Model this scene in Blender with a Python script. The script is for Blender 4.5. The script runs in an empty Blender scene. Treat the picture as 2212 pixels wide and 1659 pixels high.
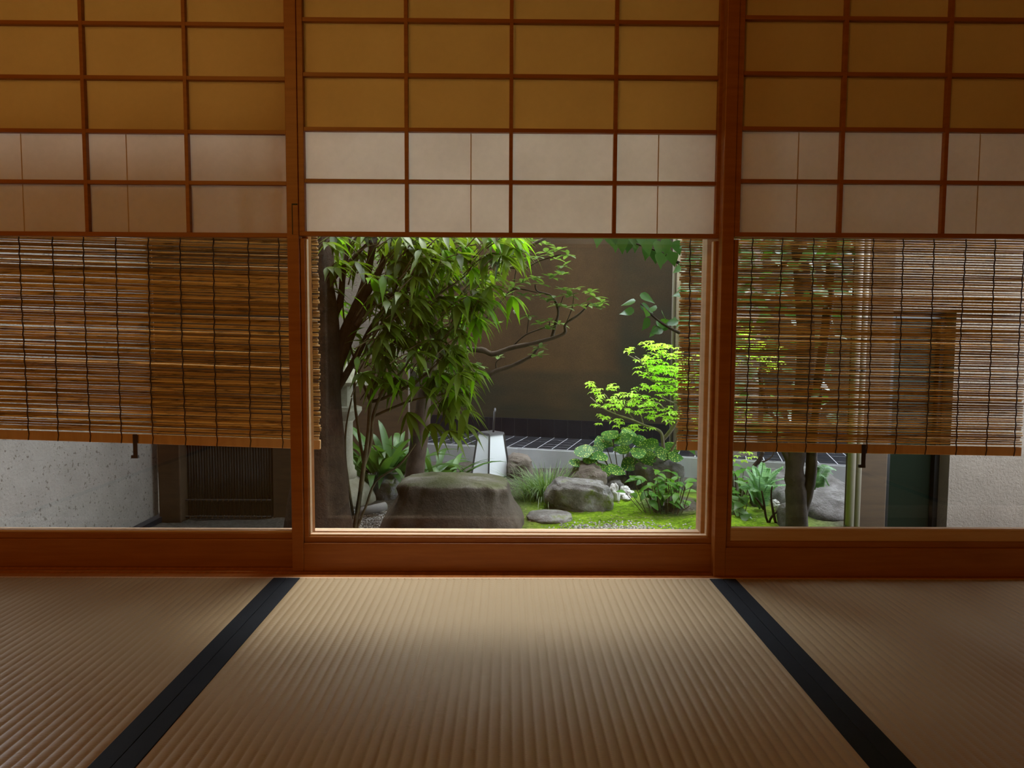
import bpy, math, random
from mathutils import Vector, Matrix, noise
random.seed(7)
R_ = random.Random(11)
U = R_.uniform
C = bpy.context.scene.collection
# ------------------------------------------------------------------ camera
F, PITCH, YAW, ROLL, CAMZ = 1450.0, 0.06475, -0.008207, 0.0052985, 0.51631
def rx(a): c, s = math.cos(a), math.sin(a); return Matrix(((1,0,0),(0,c,-s),(0,s,c)))
def ry(a): c, s = math.cos(a), math.sin(a); return Matrix(((c,0,s),(0,1,0),(-s,0,c)))
def rz(a): c, s = math.cos(a), math.sin(a); return Matrix(((c,-s,0),(s,c,0),(0,0,1)))
M = rz(ROLL) @ rx(PITCH) @ ry(YAW)
def w2b(v): return Vector((v[0], v[2], -v[1]))
cd = bpy.data.cameras.new('camera'); cam = bpy.data.objects.new('camera', cd); C.objects.link(cam)
right, down, fwd = w2b(M[0]), w2b(M[1]), w2b(M[2])
mw = Matrix((right, -down, -fwd)).transposed().to_4x4(); mw.translation = (0, 0, CAMZ)
cam.matrix_world = mw
cd.sensor_fit = 'HORIZONTAL'; cd.sensor_width = 36.0; cd.lens = F / 2212 * 36.0
cd.clip_start = 0.02; cd.clip_end = 60
bpy.context.scene.camera = cam
MT = M.transposed()
def ray(px, py): return w2b(MT @ Vector((px - 1106, py - 829.5, F)))
def at(px, py, Y):
    d = ray(px, py); return d * (Y / d.y) + Vector((0, 0, CAMZ))
def atz(px, py, z):
    d = ray(px, py); return d * ((z - CAMZ) / d.z) + Vector((0, 0, CAMZ))
GZ = -0.315          # garden ground level; the tatami is z = 0
# ------------------------------------------------------------------ materials
def nt(name):
    m = bpy.data.materials.new(name); m.use_nodes = True
    t = m.node_tree; t.nodes.clear()
    return m, t
def N(t, kind, **kw):
    n = t.nodes.new(kind)
    for k, v in kw.items():
        if k in n.inputs: n.inputs[k].default_value = v
        else: setattr(n, k, v)
    return n
def L(t, a, b): t.links.new(a, b)
def ramp(t, fac, stops):
    r = t.nodes.new('ShaderNodeValToRGB'); e = r.color_ramp.elements
    while len(e) < len(stops): e.new(0.5)
    for i, (p, c) in enumerate(stops):
        e[i].position = p; e[i].color = (*c, 1)
    L(t, fac, r.inputs[0]); return r.outputs[0]
def coords(t, scale=(1,1,1)):
    tc = N(t, 'ShaderNodeTexCoord'); mp = N(t, 'ShaderNodeMapping'); mp.inputs['Scale'].default_value = scale
    L(t, tc.outputs['Object'], mp.inputs[0]); return mp.outputs[0]
def noise_tex(t, vec, scale, detail=4, rough=0.55):
    n = N(t, 'ShaderNodeTexNoise'); n.inputs['Scale'].default_value = scale
    n.inputs['Detail'].default_value = detail; n.inputs['Roughness'].default_value = rough
    if vec: L(t, vec, n.inputs['Vector'])
    return n.outputs['Fac']
def finish(t, col, rough=0.6, bump=None, bstr=0.3, bdist=0.01, spec=0.3, metal=0, trans=None, tcol=None):
    p = N(t, 'ShaderNodeBsdfPrincipled'); p.inputs['Roughness'].default_value = rough
    p.inputs['Specular IOR Level'].default_value = spec; p.inputs['Metallic'].default_value = metal
    if isinstance(col, tuple): p.inputs['Base Color'].default_value = (*col, 1)
    else: L(t, col, p.inputs['Base Color'])
    if bump is not None:
        b = N(t, 'ShaderNodeBump'); b.inputs['Strength'].default_value = bstr; b.inputs['Distance'].default_value = bdist
        L(t, bump, b.inputs['Height']); L(t, b.outputs[0], p.inputs['Normal'])
    o = N(t, 'ShaderNodeOutputMaterial'); sh = p.outputs[0]
    if trans:
        tr = N(t, 'ShaderNodeBsdfTranslucent')
        if isinstance(tcol, tuple): tr.inputs[0].default_value = (*tcol, 1)
        else: L(t, tcol if tcol is not None else col, tr.inputs[0])
        mx = N(t, 'ShaderNodeMixShader'); mx.inputs[0].default_value = trans
        L(t, sh, mx.inputs[1]); L(t, tr.outputs[0], mx.inputs[2]); sh = mx.outputs[0]
    L(t, sh, o.inputs[0])
def plain(name, col, rough=0.6, spec=0.3, metal=0):
    m, t = nt(name); finish(t, col, rough, spec=spec, metal=metal); return m
def wood(name, c1, c2, scale=(2, 2, 30), rough=0.42, spec=0.35):
    m, t = nt(name); v = coords(t, scale)
    n = noise_tex(t, v, 3.0, 6, 0.6)
    col = ramp(t, n, [(0.3, c1), (0.7, c2)])
    finish(t, col, rough, bump=n, bstr=0.08, bdist=0.002, spec=spec); return m
def speck(name, stops, nscale=6, bscale=60, bstr=0.6, bdist=0.01, rough=0.85, spots=None, moss=None, spec=0.2):
    m, t = nt(name); v = coords(t)
    n = noise_tex(t, v, nscale, 8, 0.65)
    col = ramp(t, n, stops)
    if spots:
        sc, thr, sc_col = spots
        s = noise_tex(t, v, sc, 2, 0.5)
        f = ramp(t, s, [(thr, (0,0,0)), (thr + 0.05, (1,1,1))])
        mx = N(t, 'ShaderNodeMixRGB'); L(t, f, mx.inputs[0]); L(t, col, mx.inputs[1]); mx.inputs[2].default_value = (*sc_col, 1)
        col = mx.outputs[0]
    if moss:
        msc, mthr, mcol = moss
        s = noise_tex(t, v, msc, 5, 0.6)
        f = ramp(t, s, [(mthr, (0,0,0)), (mthr + 0.12, (1,1,1))])
        mx = N(t, 'ShaderNodeMixRGB'); L(t, f, mx.inputs[0]); L(t, col, mx.inputs[1]); mx.inputs[2].default_value = (*mcol, 1)
        col = mx.outputs[0]
    b = noise_tex(t, v, bscale, 6, 0.7)
    finish(t, col, rough, bump=b, bstr=bstr, bdist=bdist, spec=spec); return m
def leafmat(name, c1, c2, trans=0.4, rough=0.4, tmul=1.3, spots=None, spec=0.4):
    m, t = nt(name)
    g = N(t, 'ShaderNodeNewGeometry')
    col = ramp(t, g.outputs['Random Per Island'], [(0.0, c1), (1.0, c2)])
    if spots:
        v = coords(t); s = N(t, 'ShaderNodeTexVoronoi'); s.inputs['Scale'].default_value = spots[0]; L(t, v, s.inputs['Vector'])
        f = ramp(t, s.outputs['Distance'], [(spots[1], (1,1,1)), (spots[1] + 0.08, (0,0,0))])
        mx = N(t, 'ShaderNodeMixRGB'); L(t, f, mx.inputs[0]); L(t, col, mx.inputs[1]); mx.inputs[2].default_value = (*spots[2], 1)
        col = mx.outputs[0]
    h = N(t, 'ShaderNodeMixRGB'); h.blend_type = 'MULTIPLY'; h.inputs[0].default_value = 1
    L(t, col, h.inputs[1]); h.inputs[2].default_value = (tmul * 1.05, tmul * 1.15, tmul * 0.45, 1)
    finish(t, col, rough, spec=spec, trans=trans, tcol=h.outputs[0]); return m

m_frame = wood('cedar_frame', (0.265, 0.088, 0.015), (0.355, 0.130, 0.026))
m_sill = wood('cedar_sill', (0.30, 0.10, 0.018), (0.42, 0.15, 0.032), (30, 2, 2))
m_pale = wood('pale_cypress', (0.55, 0.38, 0.24), (0.66, 0.47, 0.31))
m_bead = wood('bead_wood', (0.50, 0.30, 0.16), (0.58, 0.37, 0.21))
m_post = wood('brown_post', (0.042, 0.024, 0.009), (0.070, 0.041, 0.016), (3, 3, 20), 0.7)
m_post2 = wood('weathered_post', (0.36, 0.29, 0.20), (0.46, 0.38, 0.27), (3, 3, 20), 0.7)
m_iron = plain('black_iron', (0.02, 0.018, 0.016), 0.5)
m_hem = speck('navy_hem_cloth', [(0.3, (0.0055, 0.0080, 0.0115)), (0.7, (0.0085, 0.0120, 0.0170))], 30, 900, 0.3, 0.0005, 0.75)
m_plaster_in = speck('ochre_plaster', [(0.3, (0.20, 0.12, 0.05)), (0.7, (0.26, 0.16, 0.07))], 4, 120, 0.3, 0.003)
m_boards = wood('ceiling_board', (0.22, 0.11, 0.04), (0.30, 0.16, 0.06), (20, 2, 2), 0.6)

def paper(name, refl, trn, fac):
    m, t = nt(name); v = coords(t)
    n = noise_tex(t, v, 70, 6, 0.7)
    n2 = noise_tex(t, v, 9, 3, 0.5)
    a = N(t, 'ShaderNodeMath', operation='ADD'); L(t, n, a.inputs[0]); L(t, n2, a.inputs[1])
    k = N(t, 'ShaderNodeMapRange'); k.inputs[1].default_value = 0.5; k.inputs[2].default_value = 1.5; k.inputs[3].default_value = 0.86; k.inputs[4].default_value = 1.12
    L(t, a.outputs[0], k.inputs[0])
    d = N(t, 'ShaderNodeBsdfDiffuse'); d.inputs[0].default_value = (*refl, 1)
    mul = N(t, 'ShaderNodeVectorMath', operation='SCALE'); mul.inputs[0].default_value = trn; L(t, k.outputs[0], mul.inputs['Scale'])
    tr = N(t, 'ShaderNodeBsdfTranslucent'); L(t, mul.outputs[0], tr.inputs[0])
    mx = N(t, 'ShaderNodeMixShader'); mx.inputs[0].default_value = fac
    L(t, d.outputs[0], mx.inputs[1]); L(t, tr.outputs[0], mx.inputs[2])
    o = N(t, 'ShaderNodeOutputMaterial'); L(t, mx.outputs[0], o.inputs[0]); return m
m_paper = paper('white_washi', (0.88, 0.83, 0.76), (0.86, 0.79, 0.70), 0.58)
m_paper2 = paper('double_washi', (0.68, 0.53, 0.32), (0.68, 0.47, 0.20), 0.47)

def glass(name, tint=(1, 1, 1)):
    m, t = nt(name)
    tr = N(t, 'ShaderNodeBsdfTransparent'); tr.inputs[0].default_value = (*tint, 1)
    gl = N(t, 'ShaderNodeBsdfGlossy'); gl.inputs['Roughness'].default_value = 0.0; gl.inputs[0].default_value = (1, 1, 1, 1)
    fr = N(t, 'ShaderNodeFresnel'); ge = N(t, 'ShaderNodeNewGeometry'); io = N(t, 'ShaderNodeMapRange')
    io.inputs[3].default_value = 1.38; io.inputs[4].default_value = 1 / 1.38; L(t, ge.outputs['Backfacing'], io.inputs[0]); L(t, io.outputs[0], fr.inputs[0])
    mx = N(t, 'ShaderNodeMixShader'); L(t, fr.outputs[0], mx.inputs[0]); L(t, tr.outputs[0], mx.inputs[1]); L(t, gl.outputs[0], mx.inputs[2])
    o = N(t, 'ShaderNodeOutputMaterial'); L(t, mx.outputs[0], o.inputs[0]); return m
m_glass = glass('window_glass')

def tatami_mat_material():
    m, t = nt('tatami_rush'); v = coords(t)
    n = noise_tex(t, coords(t, (6, 160, 1)), 5, 5, 0.6)
    n2 = noise_tex(t, v, 3, 3, 0.5)
    a = N(t, 'ShaderNodeMath', operation='ADD'); L(t, n, a.inputs[0]); L(t, n2, a.inputs[1])
    col = ramp(t, a.outputs[0], [(0.35, (0.265, 0.194, 0.102)), (0.65, (0.337, 0.251, 0.139))])
    w = N(t, 'ShaderNodeTexWave'); w.bands_direction = 'Y'; w.inputs['Scale'].default_value = 90; w.inputs['Distortion'].default_value = 1.5
    w.inputs['Detail'].default_value = 2; L(t, v, w.inputs['Vector'])
    finish(t, col, 0.42, bump=w.outputs['Fac'], bstr=0.25, bdist=0.0008, spec=0.45); return m
m_tatami = tatami_mat_material()

def reed_material(name):
    m, t = nt(name)
    g = N(t, 'ShaderNodeNewGeometry')
    v = coords(t, (14, 60, 200))
    n = noise_tex(t, v, 1.2, 4, 0.7)
    base = ramp(t, g.outputs['Random Per Island'], [(0, (0.38, 0.22, 0.065)), (0.5, (0.58, 0.37, 0.13)), (1, (0.74, 0.52, 0.23))])
    k = ramp(t, n, [(0.36, (0.30, 0.27, 0.23)), (0.47, (1, 1, 1))])
    mx = N(t, 'ShaderNodeMixRGB'); mx.blend_type = 'MULTIPLY'; mx.inputs[0].default_value = 1
    L(t, base, mx.inputs[1]); L(t, k, mx.inputs[2])
    finish(t, mx.outputs[0], 0.45, spec=0.4, trans=0.36, tcol=mx.outputs[0]); return m
m_reed = reed_material('split_reed')
m_slat = wood('bamboo_slat', (0.44, 0.26, 0.10), (0.55, 0.35, 0.15), (20, 2, 2), 0.4)
m_cord = plain('blind_cord', (0.035, 0.018, 0.012), 0.8)

m_bark = speck('ridged_bark', [(0.3, (0.026, 0.016, 0.009)), (0.7, (0.075, 0.046, 0.026))], 14, 45, 1.0, 0.012)
m_bark2 = speck('smooth_grey_bark', [(0.3, (0.050, 0.034, 0.023)), (0.7, (0.110, 0.080, 0.058))], 18, 90, 0.5, 0.004)
m_bark3 = speck('dark_smooth_bark', [(0.3, (0.030, 0.022, 0.016)), (0.7, (0.075, 0.056, 0.040))], 18, 90, 0.5, 0.004)
m_stem = speck('green_brown_stem', [(0.3, (0.07, 0.055, 0.03)), (0.7, (0.15, 0.12, 0.06))], 30, 120, 0.4, 0.002)
m_twig = speck('grey_twig', [(0.3, (0.20, 0.16, 0.13)), (0.7, (0.34, 0.28, 0.23))], 30, 120, 0.4, 0.002)
m_lance = leafmat('long_leaf', (0.055, 0.085, 0.010), (0.150, 0.220, 0.020), 0.48, spec=0.25)
m_lance2 = leafmat('new_long_leaf', (0.11, 0.25, 0.012), (0.18, 0.34, 0.02), 0.55, spec=0.25)
m_oval = leafmat('oval_leaf', (0.10, 0.17, 0.05), (0.19, 0.29, 0.09), 0.35)
m_heart = leafmat('glossy_heart_leaf', (0.045, 0.13, 0.03), (0.09, 0.20, 0.05), 0.3, rough=0.22, spec=0.6)
m_bright = leafmat('spring_green_leaf', (0.42, 0.66, 0.07), (0.70, 0.86, 0.22), 0.5, tmul=1.4)
m_leopard = leafmat('spotted_leaf', (0.035, 0.12, 0.022), (0.085, 0.21, 0.04), 0.25, spec=0.25, spots=(95, 0.26, (0.60, 0.66, 0.16)))
m_strap = leafmat('strap_leaf', (0.045, 0.10, 0.022), (0.12, 0.22, 0.055), 0.3, rough=0.35, spec=0.3)
m_grass = leafmat('tuft_blade', (0.10, 0.19, 0.07), (0.27, 0.36, 0.17), 0.3)
m_fern = leafmat('fern_frond', (0.11, 0.25, 0.10), (0.26, 0.45, 0.20), 0.35)
m_low = leafmat('low_leaf', (0.05, 0.15, 0.02), (0.15, 0.31, 0.045), 0.35, spec=0.22)
m_dry = leafmat('dry_leaf', (0.10, 0.07, 0.04), (0.30, 0.24, 0.16), 0.1)
def stepstone_material():
    m, t = nt('brown_step_stone'); v = coords(t)
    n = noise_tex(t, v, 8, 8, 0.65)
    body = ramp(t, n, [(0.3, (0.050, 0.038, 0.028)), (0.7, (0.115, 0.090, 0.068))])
    mossy_lit_top = ramp(t, noise_tex(t, v, 6, 5, 0.6), [(0.35, (0.105, 0.11, 0.050)), (0.5, (0.165, 0.155, 0.110)), (0.68, (0.31, 0.30, 0.28))])
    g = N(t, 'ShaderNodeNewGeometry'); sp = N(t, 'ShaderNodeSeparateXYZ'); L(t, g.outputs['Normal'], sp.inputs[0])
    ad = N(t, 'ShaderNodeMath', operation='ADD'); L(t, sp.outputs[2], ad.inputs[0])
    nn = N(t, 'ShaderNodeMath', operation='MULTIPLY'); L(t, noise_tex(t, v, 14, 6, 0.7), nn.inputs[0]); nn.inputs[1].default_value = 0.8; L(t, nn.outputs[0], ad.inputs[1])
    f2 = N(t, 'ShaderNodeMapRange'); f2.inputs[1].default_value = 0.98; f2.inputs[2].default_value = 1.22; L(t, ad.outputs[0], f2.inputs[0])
    mx = N(t, 'ShaderNodeMixRGB'); L(t, f2.outputs[0], mx.inputs[0]); L(t, body, mx.inputs[1]); L(t, mossy_lit_top, mx.inputs[2])
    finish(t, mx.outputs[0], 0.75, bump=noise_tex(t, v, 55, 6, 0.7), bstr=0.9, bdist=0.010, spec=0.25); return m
m_step = stepstone_material()   # top carries a film of moss; up-facing faces painted paler as overhead light
m_rock = speck('grey_rock', [(0.30, (0.085, 0.074, 0.066)), (0.5, (0.17, 0.155, 0.145)), (0.70, (0.34, 0.325, 0.31))], 9, 60, 1.0, 0.016)
m_rockmoss = speck('mossy_rock', [(0.32, (0.11, 0.095, 0.085)), (0.5, (0.24, 0.225, 0.21)), (0.68, (0.44, 0.43, 0.42))], 9, 60, 1.0, 0.016, moss=(11, 0.56, (0.17, 0.22, 0.04)))
m_rockbrown = speck('warm_rock', [(0.32, (0.11, 0.085, 0.066)), (0.68, (0.27, 0.225, 0.185))], 9, 60, 0.9, 0.014)
m_pebble = speck('pale_pebble', [(0.3, (0.42, 0.40, 0.38)), (0.7, (0.66, 0.64, 0.62))], 20, 90, 0.6, 0.006)
m_lanternstone = speck('lichened_granite', [(0.3, (0.30, 0.28, 0.20)), (0.7, (0.46, 0.44, 0.34))], 14, 110, 0.7, 0.006)
def moss_material():
    m, t = nt('moss_carpet'); v = coords(t)
    n = noise_tex(t, v, 5, 6, 0.65); n2 = noise_tex(t, v, 60, 4, 0.7)
    a = N(t, 'ShaderNodeMath', operation='MULTIPLY_ADD'); L(t, n, a.inputs[0]); a.inputs[1].default_value = 0.55; hh = N(t, 'ShaderNodeMath', operation='MULTIPLY'); hh.inputs[1].default_value = 0.45; L(t, n2, hh.inputs[0]); L(t, hh.outputs[0], a.inputs[2])
    g = ramp(t, a.outputs[0], [(0.36, (0.055, 0.105, 0.006)), (0.48, (0.17, 0.31, 0.013)), (0.62, (0.36, 0.52, 0.03))])
    sp = N(t, 'ShaderNodeSeparateXYZ'); L(t, v, sp.inputs[0])
    mr = N(t, 'ShaderNodeMapRange'); mr.inputs[1].default_value = -0.02; mr.inputs[2].default_value = 0.22; L(t, sp.outputs[0], mr.inputs[0])
    my = N(t, 'ShaderNodeMapRange'); my.inputs[1].default_value = 3.75; my.inputs[2].default_value = 3.45; L(t, sp.outputs[1], my.inputs[0])
    mxx = N(t, 'ShaderNodeMapRange'); mxx.inputs[1].default_value = 1.55; mxx.inputs[2].default_value = 1.15; L(t, sp.outputs[0], mxx.inputs[0])
    mu0 = N(t, 'ShaderNodeMath', operation='MULTIPLY'); L(t, mr.outputs[0], mu0.inputs[0]); L(t, mxx.outputs[0], mu0.inputs[1])
    mu = N(t, 'ShaderNodeMath', operation='MULTIPLY'); L(t, mu0.outputs[0], mu.inputs[0]); L(t, my.outputs[0], mu.inputs[1])
    dv = N(t, 'ShaderNodeVectorMath', operation='DISTANCE'); L(t, v, dv.inputs[0]); dv.inputs[1].default_value = (0.86, 3.30, -0.315)
    dm = N(t, 'ShaderNodeMapRange'); dm.inputs[1].default_value = 0.13; dm.inputs[2].default_value = 0.24; L(t, dv.outputs['Value'], dm.inputs[0])
    mu2 = N(t, 'ShaderNodeMath', operation='MULTIPLY'); L(t, mu.outputs[0], mu2.inputs[0]); L(t, dm.outputs[0], mu2.inputs[1]); mu = mu2
    d = ramp(t, n2, [(0.3, (0.05, 0.042, 0.030)), (0.7, (0.15, 0.13, 0.105))])
    mx = N(t, 'ShaderNodeMixRGB'); L(t, mu.outputs[0], mx.inputs[0]); L(t, d, mx.inputs[1]); L(t, g, mx.inputs[2])
    n3 = noise_tex(t, v, 220, 4, 0.8)
    finish(t, mx.outputs[0], 0.95, bump=n3, bstr=0.8, bdist=0.012, spec=0.1); return m
m_ground = moss_material()
m_gravel = leafmat('grey_gravel', (0.05, 0.05, 0.048), (0.50, 0.48, 0.46), 0.02, rough=0.8)
def backwall_material():
    m, t = nt('brown_clay_wall'); v = coords(t)
    n2 = noise_tex(t, coords(t, (1, 1, 3.5)), 0.9, 3, 0.5); nf = noise_tex(t, v, 160, 3, 0.8); n = noise_tex(t, v, 2.2, 4, 0.6)
    brown = ramp(t, n, [(0.35, (0.066, 0.042, 0.020)), (0.65, (0.104, 0.062, 0.026))])
    sp = N(t, 'ShaderNodeSeparateXYZ'); L(t, v, sp.inputs[0])
    # darker olive areas: a broad vertical one at the right and a low horizontal one along the foot
    a = N(t, 'ShaderNodeMapRange'); a.interpolation_type = 'SMOOTHSTEP'; a.inputs[1].default_value = 0.60; a.inputs[2].default_value = 0.70; L(t, sp.outputs[0], a.inputs[0])
    c = N(t, 'ShaderNodeMapRange'); c.interpolation_type = 'SMOOTHSTEP'; c.inputs[1].default_value = 0.33; c.inputs[2].default_value = 0.26; L(t, sp.outputs[2], c.inputs[0])
    mxm = N(t, 'ShaderNodeMath', operation='MAXIMUM'); L(t, a.outputs[0], mxm.inputs[0]); L(t, c.outputs[0], mxm.inputs[1])
    k = N(t, 'ShaderNodeMath', operation='MULTIPLY'); L(t, mxm.outputs[0], k.inputs[0]); L(t, ramp(t, n2, [(0.40, (1, 1, 1)), (0.60, (0.35, 0.35, 0.35))]), k.inputs[1])
    st = N(t, 'ShaderNodeMixRGB'); L(t, k.outputs[0], st.inputs[0]); L(t, brown, st.inputs[1]); st.inputs[2].default_value = (0.040, 0.037, 0.022, 1)
    mx = N(t, 'ShaderNodeMixRGB'); mx.blend_type = 'MULTIPLY'; mx.inputs[0].default_value = 0.6; L(t, st.outputs[0], mx.inputs[1])
    L(t, ramp(t, nf, [(0.3, (0.6, 0.6, 0.6)), (0.7, (1.3, 1.3, 1.3))]), mx.inputs[2])
    finish(t, mx.outputs[0], 0.8, bump=nf, bstr=0.3, bdist=0.004, spec=0.2); return m
m_clay = backwall_material()
m_rough = speck('rough_cast_plaster', [(0.3, (0.19, 0.162, 0.130)), (0.7, (0.245, 0.212, 0.172))], 5, 85, 1.0, 0.012)
m_fleck = speck('flecked_plaster', [(0.3, (0.20, 0.180, 0.154)), (0.7, (0.265, 0.240, 0.208))], 5, 90, 0.5, 0.006, spots=(75, 0.63, (0.12, 0.10, 0.08)))
m_conc = speck('grey_concrete', [(0.3, (0.36, 0.36, 0.375)), (0.7, (0.46, 0.46, 0.475))], 4, 120, 0.3, 0.003)
m_tile = speck('black_slate_tile', [(0.3, (0.012, 0.012, 0.014)), (0.7, (0.022, 0.022, 0.025))], 6, 60, 0.2, 0.002, rough=0.45)
m_grout = plain('pale_grout', (0.45, 0.45, 0.47), 0.9)
m_lampmetal = plain('lantern_metal', (0.10, 0.095, 0.095), 0.45, metal=0.3)
m_lampshade = speck('white_acrylic', [(0.3, (0.78, 0.80, 0.82)), (0.7, (0.82, 0.84, 0.86))], 3, 40, 0.05, 0.001, rough=0.5)
m_bamboo_dark = wood('smoked_bamboo', (0.004, 0.0035, 0.003), (0.018, 0.014, 0.008), (8, 8, 3), 0.5)
m_pvc = plain('grey_beige_pipe', (0.27, 0.235, 0.185), 0.45)
m_darkpaint = plain('dark_lacquered_metal', (0.012, 0.013, 0.012), 0.3)
m_spout = speck('grey_bamboo_pipe', [(0.3, (0.16, 0.15, 0.14)), (0.7, (0.24, 0.22, 0.20))], 10, 60, 0.3, 0.003)
def darkglass():
    m, t = nt('dark_door_glass'); p = N(t, 'ShaderNodeBsdfPrincipled'); p.inputs['Base Color'].default_value = (0.010, 0.016, 0.010, 1)
    p.inputs['Roughness'].default_value = 0.15; p.inputs['Specular IOR Level'].default_value = 0.05
    o = N(t, 'ShaderNodeOutputMaterial'); L(t, p.outputs[0], o.inputs[0]); return m
m_dglass = darkglass()
m_tilecap = speck('slate_roof', [(0.3, (0.05, 0.05, 0.055)), (0.7, (0.09, 0.09, 0.10))], 6, 60)

# ------------------------------------------------------------------ mesh helpers
class MB:
    def __init__(s): s.v = []; s.f = []
    def box(s, x0, x1, y0, y1, z0, z1, T=None):
        b = len(s.v)
        for z in (z0, z1):
            for x, y in ((x0, y0), (x1, y0), (x1, y1), (x0, y1)):
                p = Vector((x, y, z)); s.v.append(T @ p if T else p)
        for q in ((3,2,1,0), (4,5,6,7), (0,1,5,4), (1,2,6,5), (2,3,7,6), (3,0,4,7)): s.f.append(tuple(b + i for i in q))
    def quad(s, *p):
        b = len(s.v); s.v += [Vector(q) for q in p]; s.f.append(tuple(range(b, b + len(p))))
    def prism(s, pts, axis_vec):
        n = len(pts); b = len(s.v); a = Vector(axis_vec)
        s.v += [Vector(p) for p in pts] + [Vector(p) + a for p in pts]
        s.f.append(tuple(b + i for i in range(n))[::-1]); s.f.append(tuple(b + n + i for i in range(n)))
        for i in range(n): j = (i + 1) % n; s.f.append((b + i, b + j, b + n + j, b + n + i))
    def tube(s, pts, rad, n=8, cap=True):
        pts = [Vector(p) for p in pts]; k = len(pts)
        if not hasattr(rad, '__len__'): rad = [rad] * k
        up = None; b = len(s.v)
        for i, p in enumerate(pts):
            d = (pts[min(i + 1, k - 1)] - pts[max(i - 1, 0)]).normalized()
            if up is None: up = d.orthogonal().normalized()
            else:
                up = up - d * up.dot(d)
                up = up.normalized() if up.length > 1e-6 else d.orthogonal().normalized()
            sd = d.cross(up)
            for j in range(n):
                a = 2 * math.pi * j / n
                s.v.append(p + (up * math.cos(a) + sd * math.sin(a)) * rad[i])
        for i in range(k - 1):
            for j in range(n):
                j2 = (j + 1) % n
                s.f.append((b + i*n + j, b + i*n + j2, b + (i+1)*n + j2, b + (i+1)*n + j))
        if cap:
            s.f.append(tuple(b + j for j in range(n))[::-1]); s.f.append(tuple(b + (k-1)*n + j for j in range(n)))
    def lathe(s, prof, c, n=24):
        b = len(s.v); k = len(prof)
        for r, z in prof:
            for j in range(n):
                a = 2 * math.pi * j / n; s.v.append(Vector((c[0] + r * math.cos(a), c[1] + r * math.sin(a), c[2] + z)))
        for i in range(k - 1):
            for j in range(n):
                j2 = (j + 1) % n; s.f.append((b + i*n + j, b + i*n + j2, b + (i+1)*n + j2, b + (i+1)*n + j))
        s.f.append(tuple(b + j for j in range(n))[::-1]); s.f.append(tuple(b + (k-1)*n + j for j in range(n)))
    def leaf(s, base, d, nrm, Ln, W, prof, droop=0.3, fold=0.18, curl=0.0):
        d = Vector(d).normalized(); nrm = Vector(nrm); side = d.cross(nrm)
        if side.length < 1e-4: side = d.orthogonal()
        side.normalize(); nn = side.cross(d).normalized(); b = len(s.v); k = len(prof)
        for i, w in enumerate(prof):
            u = i / (k - 1)
            p = Vector(base) + d * (Ln * u) + Vector((0, 0, -1)) * (droop * Ln * u * u) + nn * (curl * Ln * math.sin(math.pi * u))
            ww = max(w, 0.004) * W * 0.5
            s.v += [p - side * ww + nn * fold * ww, p.copy(), p + side * ww + nn * fold * ww]
        for i in range(k - 1):
            a = b + 3 * i
            s.f.append((a, a + 1, a + 4, a + 3)); s.f.append((a + 1, a + 2, a + 5, a + 4))
    def build(s, name, mat, parent=None, smooth=False, bevel=0, loc=None):
        me = bpy.data.meshes.new(name)
        off = Vector(loc) if loc is not None else Vector((0, 0, 0))
        if parent is not None: off = parent_loc(parent)
        me.from_pydata([tuple(v - off) for v in s.v], [], s.f)
        me.materials.append(mat)
        if smooth: me.polygons.foreach_set('use_smooth', [True] * len(me.polygons))
        me.update()
        o = bpy.data.objects.new(name, me); C.objects.link(o)
        if parent is not None: o.parent = parent
        else: o.location = off
        if bevel:
            md = o.modifiers.new('bevel', 'BEVEL'); md.width = bevel; md.segments = 2; md.limit_method = 'ANGLE'
        return o
def parent_loc(o):
    p = Vector((0, 0, 0))
    while o is not None: p += Vector(o.location); o = o.parent
    return p
def tag(o, label=None, cat=None, group=None, kind=None):
    if label: o['label'] = label
    if cat: o['category'] = cat
    if group: o['group'] = group
    if kind: o['kind'] = kind
    return o
def thing(name, label, cat, loc, group=None):
    o = bpy.data.objects.new(name, None); C.objects.link(o); o.location = loc; o.empty_display_size = 0.05
    return tag(o, label, cat, group)
def struct(o, label=None, cat=None): return tag(o, label, cat, kind='structure')
LANCE = [0.05, 0.55, 0.95, 1.0, 0.78, 0.45, 0.18, 0.0]
OVAL = [0.05, 0.5, 0.88, 1.0, 0.92, 0.6, 0.0]
HEART = [0.35, 0.95, 1.0, 0.82, 0.55, 0.25, 0.0]
ROUND = [0.55, 0.9, 1.0, 0.97, 0.82, 0.5, 0.05]
STRAP = [0.25, 0.7, 0.95, 1.0, 0.95, 0.8, 0.5, 0.0]
BLADE = [1, 0.9, 0.75, 0.5, 0.1]

# ------------------------------------------------------------------ room shell
RX0, RX1, RY0, RH = -2.85, 1.62, -2.4, 2.45
def slab(name, x0, x1, y0, y1, z0, z1, mat, label, cat, bevel=0):
    b = MB(); b.box(x0, x1, y0, y1, z0, z1); return struct(b.build(name, mat, bevel=bevel), label, cat)
slab('floor', RX0, RX1, RY0, 1.64, -0.12, -0.056, m_sill, 'plain wooden underfloor beneath the tatami mats', 'floor')
slab('ceiling', RX0, RX1, RY0, 1.7, RH, RH + 0.06, m_boards, 'brown boarded ceiling above the tatami room', 'ceiling')
slab('wall_left', RX0 - 0.1, RX0, RY0, 1.7, -0.12, RH, m_plaster_in, 'ochre plaster side wall left of the tatami room', 'wall')
slab('wall_right', RX1, RX1 + 0.1, RY0, 1.7, -0.12, RH, m_plaster_in, 'ochre plaster side wall right of the tatami room', 'wall')
slab('wall_back', RX0, RX1, RY0 - 0.1, RY0, -0.12, RH, m_plaster_in, 'ochre plaster wall at the back of the tatami room', 'wall')
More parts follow.
